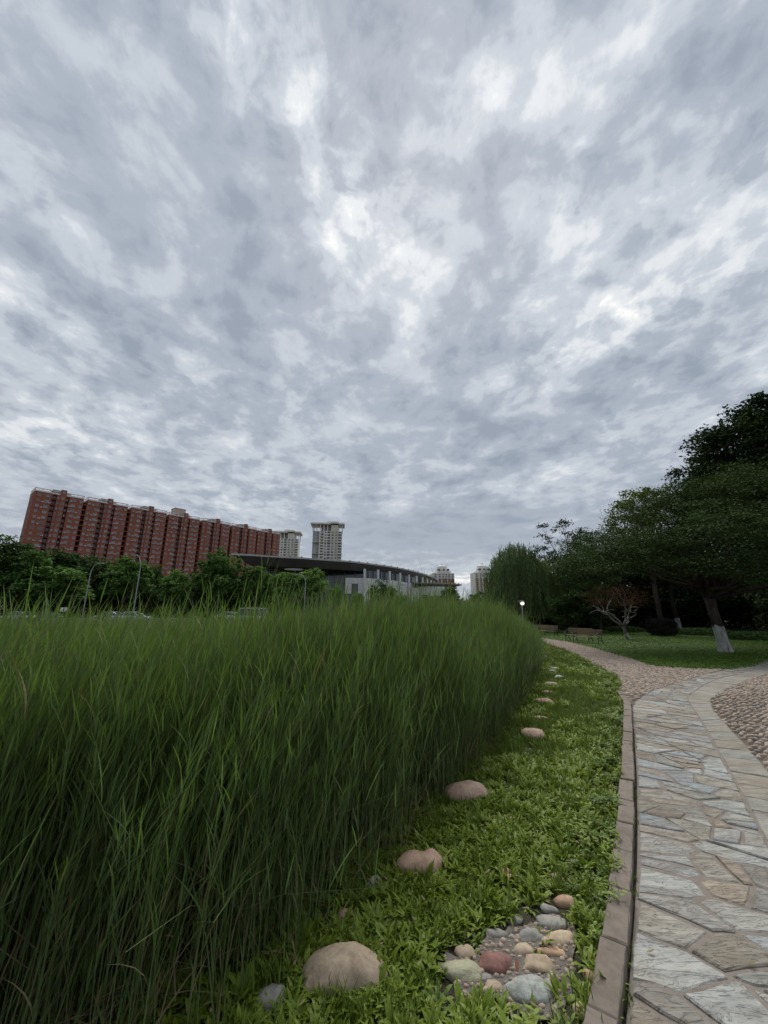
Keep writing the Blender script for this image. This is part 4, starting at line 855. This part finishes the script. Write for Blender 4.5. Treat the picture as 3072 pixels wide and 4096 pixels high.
        for k in range(ns):
            m = int(ln[k] / .22); q = np.arange(m); px = d[k] * lump[k] * np.cos(a[k]) + .12 * np.sin(q * .25 + k) + (q * .02) * np.cos(a[k]); py = d[k] * lump[k] * np.sin(a[k]) + (q * .02) * np.sin(a[k]); pz = np.maximum(zt[k] - q * .22, .25); V_.append(np.stack([px, py, pz], 1)); tone.append(np.full(m, r.uniform(0, 1)))
        Q = np.concatenate(V_); n = len(Q); ax = RNG.normal(0, .28, (n, 3)); ax[:, 2] = -1; ax /= np.linalg.norm(ax, axis=1)[:, None]; sdv = np.cross(ax, RNG.normal(0, 1, (n, 3))); sdv /= np.linalg.norm(sdv, axis=1)[:, None]
        V = np.stack([Q, Q + ax * .16 + sdv * .035, Q + ax * .34, Q + ax * .16 - sdv * .035], 1).reshape(-1, 3); link('crown', np_mesh('crown', V, np.arange(4 * n).reshape(-1, 4), M['willow_leaf'], np.concatenate(tone)), t)
        mb = MB().tube([(0, 0, -.1), (.1, 0, 2.5), (0, .1, 4.6)], [.3, .24, .18], 8)
        for k in range(12): e = Vector((d[k] * .6 * math.cos(a[k]), d[k] * .6 * math.sin(a[k]), zt[k] - .3)); mb.tube([(0, .1, 4.2), Vector((0, 0, 5)).lerp(e, .55) + Vector((0, 0, .5)), e], [.1, .06, .02], 5)
        mb.build('trunk', M['bark'], t, True)
    # small crooked tree, pale branches and rusty leaves
    b = on(2507, 2560); t = empty('crooked_tree', (b.x, b.y, 0), 0, 'small crooked tree with bare pale branches and a flat rusty crown', 'tree'); t.scale = (.86, .86, .9); mb = MB(); r = random.Random(8); tips = []
    base = [(0.15, 0, -.05), (0, 0, .5), (-.12, 0, .95)]; mb.tube(base, [.13, .11, .10], 8)
    def grow(p, d_, rad_, lv):
        pts = [p]; q = Vector(p); dd = Vector(d_)
        for k in range(4): q = q + dd * (.36 - .04 * lv); dd = (dd + Vector((r.gauss(0, .32), r.gauss(0, .32), r.gauss(.03, .22)))).normalized(); pts.append(q.copy())
        mb.tube(pts, [rad_ * (1 - .13 * k) for k in range(5)], 6)
        if lv < 3:
            for k in range(2 if lv else 2): grow(pts[-1] if k == 0 else pts[2], (dd + Vector((r.gauss(0, .6), r.gauss(0, .6), r.uniform(-.05, .4)))).normalized(), rad_ * .66, lv + 1)
        else: tips.append(pts[-1]); tips.append(pts[2])
    for d_ in ((-.9, -.1, .42), (-.35, .2, .8), (.55, -.1, .75), (.9, .1, .42), (.1, -.6, .7)): grow(Vector(base[-1]), Vector(d_).normalized(), .085, 1)
    mb.build('trunk', M['bark_pale'], t, True)
    MB().tube([(.15, 0, -.04), (.11, 0, .15), (.02, 0, .45)], [.145, .128, .118], 10).build('whitewashed_base', M['whitewash'], t, True)
    C = np.concatenate([np.array([tuple(p) for p in tips]), np.stack([RNG.uniform(-2.6, 2.0, 60), RNG.uniform(-1.2, 1.2, 60), RNG.uniform(2.6, 3.7, 60)], 1)]); C[:, 2] = np.clip(C[:, 2], 2.5, 3.8); g = RNG.normal(0, 1, (len(C), 30, 3)) * (.30, .30, .16); V, F = leaf_np((C[:, None] + g).reshape(-1, 3), .11, .05); link('crown', np_mesh('crown', V, F, M['rust_leaf'], RNG.uniform(0, 1, len(V) // 4)), t)
    # slim tree with whitewashed foot, plain slim tree
    b = on(2717, 2527); t = empty('slim_tree', (b.x, b.y, 0), 0, 'slim tree with a whitewashed foot behind the round dark bush', 'tree'); me = tree_meshes(9, 4.5, 3.2, 150, 9000, .4, .26, M['tall_leaf'], 91); link('crown', me[0], t)
    mb = MB().tube([(0, 0, 1.2), (-.15, 0, 2.2), (-.2, 0, 3.4), (0, 0, 6)], [.2, .18, .15, .06], 8); tk = mb.build('trunk', M['bark'], t, True); MB().tube([(.1, 0, -.1), (.06, 0, .3), (0, 0, 1.22)], [.27, .23, .205], 10).build('whitewashed_base', M['whitewash'], tk, True)
    b = on(2402, 2530); t = empty('slim_tree', (b.x, b.y, 0), 0, 'slim grey trunked tree behind the crooked tree', 'tree'); me = tree_meshes(8, 3.2, 3.0, 130, 9000, .34, .2, M['dark_leaf'], 92); link('crown', me[0], t); MB().tube([(0, 0, -.1), (.05, 0, 1.5), (-.1, 0, 3.2), (0, 0, 5.5)], [.24, .19, .16, .05], 8).build('trunk', M['bark_pale'], t, True)
    # evergreens and dense dark trees closing the view
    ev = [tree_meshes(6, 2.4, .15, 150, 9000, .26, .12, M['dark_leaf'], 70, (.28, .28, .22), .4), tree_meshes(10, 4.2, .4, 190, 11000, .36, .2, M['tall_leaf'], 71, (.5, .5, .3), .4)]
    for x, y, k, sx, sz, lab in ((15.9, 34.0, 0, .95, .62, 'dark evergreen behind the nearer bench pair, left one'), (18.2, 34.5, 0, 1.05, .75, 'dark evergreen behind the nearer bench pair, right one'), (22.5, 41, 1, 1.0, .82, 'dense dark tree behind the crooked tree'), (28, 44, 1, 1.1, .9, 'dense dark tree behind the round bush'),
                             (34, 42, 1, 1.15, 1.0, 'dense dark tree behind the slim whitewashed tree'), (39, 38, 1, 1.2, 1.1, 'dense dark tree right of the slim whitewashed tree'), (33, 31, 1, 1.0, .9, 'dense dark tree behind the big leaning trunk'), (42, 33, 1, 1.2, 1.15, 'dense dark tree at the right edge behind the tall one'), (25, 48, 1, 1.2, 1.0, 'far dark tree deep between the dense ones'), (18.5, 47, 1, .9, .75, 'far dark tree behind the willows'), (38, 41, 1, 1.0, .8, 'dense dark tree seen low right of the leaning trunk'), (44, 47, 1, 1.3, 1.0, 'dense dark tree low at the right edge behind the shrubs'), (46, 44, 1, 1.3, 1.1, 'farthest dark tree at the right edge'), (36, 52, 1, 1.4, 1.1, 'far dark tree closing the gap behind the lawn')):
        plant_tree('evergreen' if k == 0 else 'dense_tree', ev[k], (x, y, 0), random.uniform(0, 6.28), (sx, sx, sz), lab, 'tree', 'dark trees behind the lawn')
    for k, (xa, ya, xb, yb, h, lab) in enumerate(((22, 46, 40, 50, 4.5, 'dark shrub belt under the trees behind the lawn'), (30, 45, 56, 48, 6.0, 'dark shrub belt under the trees at the right edge'), (12.5, 50, 24, 50, 4.0, 'dark shrub belt behind the willows'))):
        n = 9000; q = RNG.uniform(0, 1, n); Q = np.stack([xa + (xb - xa) * q + RNG.normal(0, .5, n), ya + (yb - ya) * q + RNG.normal(0, .7, n), h * RNG.uniform(0, 1, n) * (1 + .2 * np.sin(q * 40) * np.sin(q * 17))], 1); V, F = leaf_np(Q, .55, .34); c = np.array([(xa + xb) / 2, (ya + yb) / 2, 0]); t = empty('shrub_belt', c, 0, lab, 'shrubs')
        link('foliage', np_mesh('foliage', V - c, F, M['tall_leaf'], RNG.uniform(0, 1, n)), t)
    def bush(name, u, v, wpx, hpx, mat, label, L=.07, n=7000, group=None, flat=.9):
        p = on(u, v); dpt = depth_of(p); W = wpx / FPX * dpt; Hh = hpx / FPX * dpt; d = RNG.normal(0, 1, (n, 3)); d /= np.linalg.norm(d, axis=1)[:, None]; d = np.sign(d) * np.abs(d) ** flat; r = RNG.uniform(.72, 1.02, (n, 1)); Q = d * r * (W / 2, W / 2, Hh / 2); Q[:, 2] += Hh / 2; V, F = leaf_np(Q, L, L * .55)
        t = empty(name, p, 0, label, 'bush', group); link('foliage', np_mesh('foliage', V, F, M[mat], RNG.uniform(0, 1, n)), t); mb = MB()
        for k in range(5): mb.tube([(0, 0, -.05), (W * .28 * math.cos(k * 1.3), W * .28 * math.sin(k * 1.3), Hh * .6)], [.04, .015], 5)
        mb.build('stems', M['bark'], t)
    bush('round_bush', 2653, 2546, 104, 72, 'purple_leaf', 'clipped round dark purple bush on the lawn edge', .08, 9000, None, .75)
    bush('leafy_bush', 2165, 2500, 120, 40, 'hedge_leaf', 'bright green leafy bush behind the far bench pair', .2, 3000)
    bush('leafy_bush', 2225, 2506, 90, 38, 'hedge_leaf', 'green leafy bush between the far benches and the evergreens', .2, 2400)
    bush('low_shrub', 2500, 2530, 130, 26, 'dark_leaf', 'low dark shrub behind the crooked trunk', .16, 1800)
    bush('low_shrub', 2800, 2542, 190, 30, 'dark_leaf', 'low dark shrub between the slim tree and the leaning trunk', .16, 2400)
    bush('low_shrub', 3000, 2560, 230, 34, 'dark_leaf', 'low dark shrub right of the leaning trunk', .16, 2600)
build_park_trees()
# ------------------------------------------------------------------ street lamps, park lamp, sign
M['lamp_white'] = m_flat('lamp_white', (.28, .29, .29), .6)
def street_lamp(u, vt, Y, label, rz=0.0):
    p = at(u, vt, Y); H = p.z; t = empty('street_lamp', (p.x, Y, .4), rz, label, 'street lamp', 'curved street lamps'); h = H - .4; ax = .9
    MB().tube([(ax, 0, 0), (ax, 0, h * .5), (ax, 0, h * .80)], [.10, .085, .07], 8).build('pole', M['lamp_white'], t)
    pts = [(ax - (1 - math.cos(a)) * ax * 1.25, 0, h * .80 + math.sin(a) * h * .19) for a in np.linspace(0, 1.5, 8)]; MB().tube(pts, [.07 - .004 * k for k in range(8)], 7).build('arm', M['lamp_white'], t)
    e = pts[-1]; mb = MB().box(e[0] - .75, e[0] + .05, -.14, .14, e[2] - .08, e[2] + .05); hd = mb.build('lamp_head', M['lamp_white'], t); MB().box(e[0] - .65, e[0] - .1, -.1, .1, e[2] - .11, e[2] - .081).build('lens', M['frame_pale'], hd)
    MB().lathe([(.2, -.02), (.2, .04), (.14, .1)], 10, (ax, 0, 0)).build('base', M['lamp_white'], t)
street_lamp(393, 2250, 62, 'leftmost street lamp, its arm bending to the right', math.pi)
street_lamp(548, 2217, 62, 'second street lamp from the left, arm bending to the left')
street_lamp(1203, 2296, 66, 'third street lamp from the left, in front of the museum glass')
street_lamp(1622, 2338, 74, 'street lamp in front of the museum stone wall')
street_lamp(1918, 2362, 100, 'far small street lamp below the yellow banded tower')
M['lamp_glow'] = m_emit('lamp_glow', (1, .93, .80), 1.6)
p = at(2086, 2404, 34); t = empty('park_lamp', (p.x, 34, 0), 0, 'lit white park lamp with a funnel shaped head by the path', 'lamp'); h = p.z
MB().tube([(0, 0, 0), (0, 0, h - .45)], [.075, .06], 8).build('pole', M['lamp_white'], t)
MB().lathe([(.06, h - .45), (.10, h - .4), (.27, h - .03), (.29, h), (.05, h + .03)], 14).build('lamp_head', M['lamp_white'], t)
MB().lathe([(.07, 0), (.13, .05), (.15, .14), (.10, .22), (.02, .25)], 10, (0, -.17, h - .33)).build('bulb', M['lamp_glow'], t)
MB().lathe([(.13, -.02), (.13, .05), (.09, .12)], 10).build('base', M['lamp_white'], t)
p = at(256, 2438, 50); t = empty('road_sign', (p.x, 50, .4), .05, 'small white sign with a dark upright mark above the wall at left', 'sign'); z = p.z - .4
MB().tube([(0, 0, 0), (0, 0, z)], .03, 6).build('post', M['lamp_white'], t); MB().box(-.42, .42, -.05, -.03, z - .25, z + .25).build('board', M['white_trim'], t); MB().box(-.06, .06, -.056, -.051, z - .18, z + .12).build('mark', M['frame_dark'], t)
# ------------------------------------------------------------------ cars
M['tyre'] = m_flat('tyre', (.015, .015, .015), .9); M['rim_alloy'] = m_flat('alloy_rim', (.4, .4, .41), .3, .5, .8); M['carglass'] = m_flat('car_glass', (.02, .025, .03), .08, .7)
M['headlight'] = m_flat('headlight', (.6, .6, .6), .15, .7); M['taillight'] = m_flat('taillight', (.25, .02, .015), .3)
def car(u, Y, paint, label, van=False, rz=0.0):
    p = at(u, 2450, Y); L = 4.5; hw = .88; roof = 1.46 if not van else 1.95; t = empty('parked_car', (p.x, Y, .404), rz, label, 'car', 'cars along the road')
    pm = m_flat('car_paint', paint, .25, .6)
    # side outline swept over width stations, narrowing to the shoulders
    st = [(-2.25, .42, .60), (-2.18, .30, .78), (-1.5, .24, .90), (-.9, .24, .95), (.2, .24, .96), (1.5, .24, .95), (2.05, .28, .92), (2.24, .40, .80), (2.27, .45, .62)]
    mb = MB(); R_ = []
    for x, z0, z1 in st:
        i = len(mb.v); q = 1 - .10 * (abs(x) / 2.27) ** 3
        for yy, z in ((-hw * .9, z0), (-hw, z0 + .12), (-hw, z1 - .14), (-hw * .9, z1), (hw * .9, z1), (hw, z1 - .14), (hw, z0 + .12), (hw * .9, z0)): mb.v.append((x, yy * q, z))
        R_.append(i)
    for a, b in zip(R_, R_[1:]):
        for k in range(8): mb.face((a + k, b + k, b + (k + 1) % 8, a + (k + 1) % 8))
    mb.face([R_[0] + k for k in range(8)]); mb.face([R_[-1] + k for k in reversed(range(8))]); body = mb.build('body', pm, t, True)
    if van: cab = [(-1.9, .95, .80), (-1.2, roof - .05, .74), (-.6, roof, .74), (1.5, roof, .74), (2.1, roof - .08, .72), (2.2, .95, .80)]
    else: cab = [(-1.05, .93, .78), (-.25, roof - .04, .64), (.3, roof, .63), (.9, roof - .03, .63), (1.75, .95, .76)]
    mb = MB(); n = len(cab); i = 0
    for s_ in (-1, 1): mb.v += [(x, s_ * wd, z) for x, z, wd in cab]
    mb.face(list(range(n)), 0); mb.face(list(reversed(range(n, 2 * n))), 0)
    for k in range(n - 1): mb.face((k, n + k, n + k + 1, k + 1), 0)
    mb.build('windows', M['carglass'], t)
    mb = MB()
    for k in range(1, n - 2): (x0, z0, w0), (x1, z1, w1) = cab[k], cab[k + 1]; mb.poly([(x0, -w0 - .01, z0 + .02), (x1, -w1 - .01, z1 + .02), (x1, w1 + .01, z1 + .02), (x0, w0 + .01, z0 + .02)])
    for s_ in (-1, 1):
        for k in range(n - 1): (x0, z0, w0), (x1, z1, w1) = cab[k], cab[k + 1]; mb.tube([(x0, s_ * (w0 + .005), z0), (x1, s_ * (w1 + .005), z1)], .04, 5)
        for k in range(1, n - 1): (x0, z0, w0) = cab[k]; mb.tube([(x0 + (.1 if k == 1 else 0), s_ * (w0 + .005), z0), (x0 + (.15 if k == 1 else .05), s_ * .80, .94)], .035, 5) if 1 < k < n - 1 else None
    mb.build('roof', pm, t)
    for x in (-1.38, 1.38):
        for s_ in (-1, 1):
            wm = MB(); wm.tube([(x, s_ * .70, .32), (x, s_ * .90, .32)], .32, 16); wh = wm.build('wheel', M['tyre'], t); MB().tube([(x, s_ * .895, .32), (x, s_ * .912, .32)], .21, 12).build('rim', M['rim_alloy'], wh)
    for s_ in (-1, 1): MB().box(-2.24, -2.05, s_ * .62 - .16, s_ * .62 + .16, .62, .76).build('headlight', M['headlight'], t); MB().box(2.14, 2.285, s_ * .64 - .16, s_ * .64 + .16, .66, .80).build('taillight', M['taillight'], t)
    return t
car(75, 56, (.35, .36, .38), 'grey car at the far left above the stone wall, nearly hidden by reeds')
car(200, 60.5, (.04, .04, .045), 'black car behind the small white sign', rz=math.pi)
car(440, 56, (.42, .43, .45), 'silver car between the two left street lamps')
car(537, 56, (.5, .52, .55), 'pale silver car at the foot of the second street lamp', rz=math.pi)
car(1000, 56, (.62, .63, .64), 'white van like car below the louvred drum', True)
car(925, 61, (.58, .59, .6), 'white car partly behind the white van', rz=math.pi)
car(1170, 60.5, (.45, .36, .33), 'pinkish beige car below the round canopy hole', rz=math.pi)
car(1400, 60.5, (.5, .5, .5), 'pale car in front of the museum stone wall')
# ------------------------------------------------------------------ benches
M['bench_wood'] = m_surf('bench_wood', (.17, .13, .08), (.24, .19, .12), 5, .65, .2, vec=(.3, 3, 3)); M['iron'] = m_flat('cast_iron', (.02, .018, .017), .5)
def bench(x, y, ang, label):
    t = empty('park_bench', (x, y, 0), ang, label, 'bench', 'park benches'); L = 1.45
    for k in range(4): MB().box(-L / 2, L / 2, -.36 + k * .10, -.28 + k * .10, .36, .39).build('seat_slat', M['bench_wood'], t)
    for k in range(3): MB().box(-L / 2, L / 2, .07 + k * .03, .10 + k * .03, .47 + k * .105, .56 + k * .105).build('back_slat', M['bench_wood'], t)
    for s_ in (-1, 1):
        x_ = s_ * (L / 2 - .04); mb = MB()
        mb.tube([(x_, -.42, 0), (x_, -.33, .12), (x_, -.30, .24), (x_, -.36, .35)], .022, 6); mb.tube([(x_, .22, 0), (x_, .10, .14), (x_, .02, .28), (x_, .08, .48), (x_, .19, .80)], .022, 6)
        mb.tube([(x_, -.36, .35), (x_, .02, .345)], .02, 6); mb.tube([(x_, -.30, .18), (x_, -.1, .24), (x_, .08, .17)], .016, 6); fr = mb.build('end_frame', M['iron'], t)
        mb = MB(); mb.tube([(x_, .10, .56), (x_, -.15, .60), (x_, -.36, .57), (x_, -.43, .50), (x_, -.38, .43), (x_, -.32, .46)], .018, 6); mb.tube([(x_, -.20 + .09 * math.cos(a), .48 + .09 * math.sin(a)) for a in np.linspace(0, 6.28, 11)], .013, 5); mb.build('armrest', M['iron'], t)
A = math.atan2(-.85, .53)
for u, v, lab in ((2357, 2576, 'nearer bench pair, right hand wooden bench with iron scroll arms'), (2321, 2567, 'nearer bench pair, left hand wooden bench behind the other'), (2195, 2545, 'far bench pair, right hand bench near the lamp'), (2160, 2541, 'far bench pair, left hand bench partly behind the reeds')):
    p = on(u, v); bench(p.x, p.y, A + .05, lab)
# ------------------------------------------------------------------ boulders and stones on the bank
SC = {'pink': [(0.429, 0.293, 0.215), (0.481, 0.338, 0.260)], 'tan': [(0.390, 0.305, 0.221), (0.442, 0.351, 0.260)], 'grey': [(0.247, 0.240, 0.215), (0.312, 0.299, 0.267)], 'orange': [(0.403, 0.267, 0.176), (0.442, 0.299, 0.202)], 'red': [(0.221, 0.111, 0.094), (0.247, 0.130, 0.111)], 'pale': [(0.468, 0.468, 0.429), (0.546, 0.533, 0.481)], 'speck': [(0.312, 0.332, 0.305), (0.377, 0.390, 0.364)], 'ochre': [(0.403, 0.319, 0.221), (0.442, 0.351, 0.247)], 'yellow': [(0.351, 0.338, 0.234), (0.403, 0.390, 0.273)]}
for k, c in SC.items(): M['rock_' + k] = m_stone('rock_' + k, c, scale=11.0 if k != 'speck' else 30, bump=.5, mottle=.75 if k != 'speck' else 1.0, bd=.012, streak=(1, 1, 1) if k != 'yellow' else (1, 4, 1))
ROCKS = []
def rock(u, vm, wpx, hpx, col, label, name='stone', rz=0.0, flat=.55, seed=None, lump=.16, heart=False, cat='stone'):
    p = on(u, vm + hpx * .10); D = depth_of(p); W = 1.1 * wpx / FPX * D; rx = W / 2; k = 1.0
    for _ in range(12):                        # depth and height that give the seen height
        vs = []
        for a_ in np.linspace(0, 3.1416, 13):
            q = Vector((p.x, p.y + math.cos(a_) * rx * .78 * k, math.sin(a_) * flat * rx * k + flat * rx * k * .12)); dd = depth_of(q); vs.append(2048 - FPX * (-(q.y) * _S + (q.z - EYE) * _C) / dd)
        k *= (hpx * .95 / (max(vs) - min(vs))) ** .8
    k = min(1.5, max(.35, k)); rz_ = flat * rx * k; ry = rx * .78 * k; ROCKS.append((p.x, p.y, rx, ry))
    seed = seed or int(u * 7 + vm); o_ = Vector((seed * .37, seed * .11, 0)); bm = bmesh.new(); bmesh.ops.create_icosphere(bm, subdivisions=3 if wpx > 90 else 2, radius=1)
    for v in bm.verts:
        c = v.co.copy(); k = 1 + lump * 1.5 * mnoise.noise(c * 1.0 + o_) + lump * .6 * mnoise.noise(c * 2.3 + o_) + lump * .2 * mnoise.noise(c * 6 + o_)
        c = Vector((math.copysign(abs(c.x) ** .85, c.x), math.copysign(abs(c.y) ** .85, c.y), c.z)) * k
        if heart: c.z -= .35 * math.exp(-((c.x - .1) / .22) ** 2) * max(0, c.y + .3)
        v.co = Vector((c.x * rx, c.y * ry, c.z * rz_))
    me = bpy.data.meshes.new(name); bm.to_mesh(me); bm.free(); me.polygons.foreach_set('use_smooth', [True] * len(me.polygons)); me.materials.append(M['rock_' + col])
    o = link(name, me, None, (p.x, p.y, gz(p.x, p.y) + rz_ * .12), (0, 0, rz)); tag(o, label, cat, 'stones along the bank')
B = 'boulder'
for a in ((1370, 3895, 320, 215, 'tan', 'large smooth tan boulder half sunk in the weeds at the bottom', B), (1678, 3462, 185, 125, 'pink', 'pink boulder with a notched top in the weeds', B), (1862, 3180, 160, 90, 'pink', 'rounded brownish pink boulder at the reed edge', B), (2139, 2948, 88, 48, 'pink', 'long slanted pink boulder at the near end of the stone row', B),
          (2164, 2878, 74, 20, 'pink', 'flat long pink stone, second of the row towards the lamp', B), (2180, 2812, 62, 26, 'pink', 'low pink stone, third of the row towards the lamp', B), (2189, 2776, 54, 20, 'pink', 'low pink stone, fourth of the row towards the lamp', B), (2207, 2742, 54, 19, 'tan', 'low tan stone, fifth of the row towards the lamp', B), (2240, 2714, 34, 19, 'pale', 'pale rounded stone, sixth of the row towards the lamp', B)):
    rock(*a[:6], name=a[6], heart='notched' in a[5], cat='boulder', lump=.24 if 'slanted' in a[5] else .17, flat=.62)
Z2 = lambda x, y: (1600 + x * .5425, 3400 + y * .5425)
for x, y, wd, h, c, lab in ((485, 765, 120, 120, 'tan', 'greyish tan stone above the yellow streaked one'), (465, 905, 225, 175, 'yellow', 'angular grey stone with yellow streaks'), (700, 845, 205, 175, 'red', 'dark red stone in the bare patch'), (690, 1015, 145, 115, 'tan', 'tan stone below the dark red one'), (558, 1108, 66, 60, 'tan', 'small tan stone near the bottom, left of the speckled slab'),
                            (920, 748, 135, 112, 'tan', 'speckled tan stone right of the dark red one'), (965, 645, 155, 112, 'grey', 'brownish grey stone in the middle of the bare patch'), (1020, 855, 215, 132, 'ochre', 'wide peach coloured stone above the speckled slab'), (1125, 760, 170, 104, 'orange', 'orange tan oval stone'), (1165, 662, 200, 112, 'ochre', 'ochre stone above the orange oval one'),
                            (1132, 548, 212, 114, 'grey', 'long grey stone at the top of the bare patch'), (1215, 385, 135, 100, 'orange', 'peach stone near the kerb, topmost of the cluster'), (1100, 438, 100, 72, 'grey', 'small grey stone below the topmost peach one'), (845, 522, 92, 66, 'grey', 'small grey stone under leaves left of the long grey one'), (712, 622, 142, 84, 'grey', 'brownish stone partly buried above the dark red one'),
                            (948, 1040, 265, 215, 'speck', 'large bluish grey speckled block at the bottom'), (1396, 925, 76, 112, 'orange', 'narrow orange stone standing beside the kerb'), (782, 166, 94, 62, 'pink', 'pinkish grey stone, back one of the little group of three'), (832, 232, 112, 84, 'orange', 'peach stone, front one of the little group of three'), (722, 192, 92, 44, 'grey', 'grey stone, left one of the little group of three'),
                            (1140, 202, 62, 60, 'pink', 'small lone pinkish stone near the kerb'), (948, 380, 62, 34, 'pink', 'tiny pink stone in the weeds left of the topmost peach one'), (140, 1275, 150, 80, 'pink', 'pinkish stone cut by the bottom edge'), (1350, 1195, 105, 150, 'tan', 'beige stone at the bottom beside the kerb'), (620, 945, 110, 70, 'grey', 'rough grey lump between the yellow streaked and the tan stone'), (1110, 1010, 90, 130, 'grey', 'rough brownish lump right of the speckled block')):
    rock(*Z2(x, y), wd * .60, h * .60, c, lab, lump=.26)
Z1 = lambda x, y: (900 + x * .482, 3300 + y * .482); Z8 = lambda x, y: (1500 + x * .603, 2900 + y * .603); Z9 = lambda x, y: (1950 + x * .392, 2550 + y * .392)
for f, k, items in ((Z1, .482, ((1245, 485, 135, 135, 'pale', 'pale grey stone left of the notched pink boulder'), (1000, 745, 130, 115, 'pink', 'pinkish stone at the reed edge behind the large tan boulder'), (1350, 785, 85, 105, 'grey', 'speckled grey stone in leaves above the large tan boulder'), (380, 1420, 210, 250, 'grey', 'long grey green stone leaning at the reed edge, bottom left'), (70, 1615, 150, 95, 'pale', 'pale stone at the bottom edge, leftmost'), (255, 1610, 100, 100, 'pale', 'pale stone at the bottom edge, second from the left'))),
                    (Z8, .603, ((1230, 156, 75, 30, 'grey', 'grey stone right below the slanted pink boulder'), (998, 200, 44, 30, 'pale', 'small pale stone left below the slanted pink boulder'), (1097, 180, 40, 22, 'pale', 'tiny pale stone under the slanted pink boulder'), (838, 238, 56, 26, 'tan', 'small tan stone at the reed edge'), (1245, 247, 50, 34, 'pale', 'small pale stone in the middle of the bank'), (1266, 291, 44, 20, 'orange', 'tiny orange stone below the small pale one mid bank'),
                                (1300, 455, 66, 46, 'grey', 'grey stone right of the rounded boulder, in weeds'), (1262, 538, 74, 46, 'pink', 'pink stone in a bare spot right of the rounded boulder'), (926, 515, 54, 38, 'tan', 'small tan stone just right of the rounded boulder'), (908, 632, 52, 44, 'pink', 'small pink stone below the rounded boulder'), (690, 722, 120, 34, 'grey', 'flat grey stone below the rounded boulder'), (1530, 330, 66, 36, 'grey', 'flat grey stone near the kerb, mid bank'), (1612, 137, 50, 24, 'grey', 'small grey stone near the kerb, upper bank'), (1060, 704, 36, 30, 'pale', 'tiny white stone in the weeds mid bank'))),
                    (Z9, .392, ((690, 322, 76, 24, 'pale', 'pale low stone beyond the row, nearer one'), (662, 352, 66, 30, 'pale', 'pale stone just before the far low ones'), (652, 236, 54, 18, 'pale', 'small pale stone far up the bank'), (598, 201, 50, 16, 'pale', 'smallest pale stone farthest up the bank'), (1330, 731, 60, 30, 'ochre', 'ochre stone beside the far end of the kerb')))):
    for x, y, wd, h, c, lab in items: rock(*f(x, y), wd * k, h * k, c, lab, lump=.2)
p = on(*Z2(880, 1100)); mb = MB(); mb.blade((0, 0, 0), 1.3, .085, .02, .12, .35, 4); o = mb.build('dry_leaf', m_surf('dry_leaf', (.12, .05, .025), (.17, .075, .04), 20), None, loc=(p.x, p.y, .09)); tag(o, 'rusty brown dry leaf lying on the bluish speckled block', 'leaf')
mb = MB(); mb.tube([(0, 0, .06), (.05, .04, .12), (.0, .12, .10), (.08, .2, .05)], [.004, .004, .003, .002], 4); p = on(2355, 2900); tag(mb.build('dry_stalk', M['reed_dry'], None, loc=(p.x, p.y, 0)), 'pale curled dry stalk lying on the far grass of the bank', 'stalk')
# bare mortar bed between the stones, then the weeds around them
mb = MB(); pts = [on(*Z2(x, y)) for x, y in ((330, 800), (420, 1050), (520, 1160), (760, 1130), (830, 1270), (1180, 1270), (1250, 1100), (1280, 880), (1300, 640), (1260, 520), (1090, 480), (1000, 560), (860, 600), (640, 640), (560, 760))]
ring = []
for k in range(len(pts)):
    for q in (0, .2, .4, .6, .8): v = pts[k].lerp(pts[(k + 1) % len(pts)], q); ring.append((v.x + random.gauss(0, .012), v.y + random.gauss(0, .012), .012))
mb.poly(ring); bare = tag(mb.build('bare_ground', m_surf('bare_mortar', (.10, .085, .068), (.25, .22, .19), 14, .95, .9, c3=(.17, .15, .125), bd=.02)), kind='structure')
PV, PF, PR_, off = [], [], [], 0; poly2 = [(p.x, p.y) for p in pts]; shp = [cobble_shape(60 + k) for k in range(5)]; n_ = 0
while n_ < 420:
    x, y = random.uniform(-.1, 1.2), random.uniform(1.9, 3.0)
    if not inpoly(np.array([[x, y]]), poly2)[0]: continue
    n_ += 1
    if any((x - q[0]) ** 2 / q[2] ** 2 + (y - q[1]) ** 2 / q[3] ** 2 < .9 for q in ROCKS): continue
    v, f = shp[random.randrange(5)]; r_ = random.uniform(.004, .016); PV.append(v * (r_, r_ * random.uniform(.6, 1), r_ * 22) + (x, y, .012)); PF += [tuple(i_ + off for i_ in ff) for ff in f]; off += len(v); PR_ += [random.random()] * len(f)
o = link('gravel', np_mesh('gravel', np.concatenate(PV), PF, M['cobble_j'], PR_, smooth_=True), bare); o['kind'] = 'stuff'
build_bank()
mb = MB(); r = random.Random(44)
for k in range(190):
    y = 1.9 + 9 * r.random() ** 1.6; x = float(np.interp(y, _ky, _kx)) + (r.uniform(-1.6, -.05) if k % 4 else r.uniform(.16, 1.3))
    mb.blade((x, y, (.03 + r.uniform(.02, .06)) if k % 4 else .026), r.uniform(0, 6.28), r.uniform(.02, .05), r.uniform(.008, .016), r.uniform(.0, .25), r.uniform(-.3, .4), 3, 0, r.random(), .45)
tag(mb.build('leaf_litter', M['reed_dry']), 'small dry fallen leaves scattered over the bank and the path', 'litter', kind='stuff')
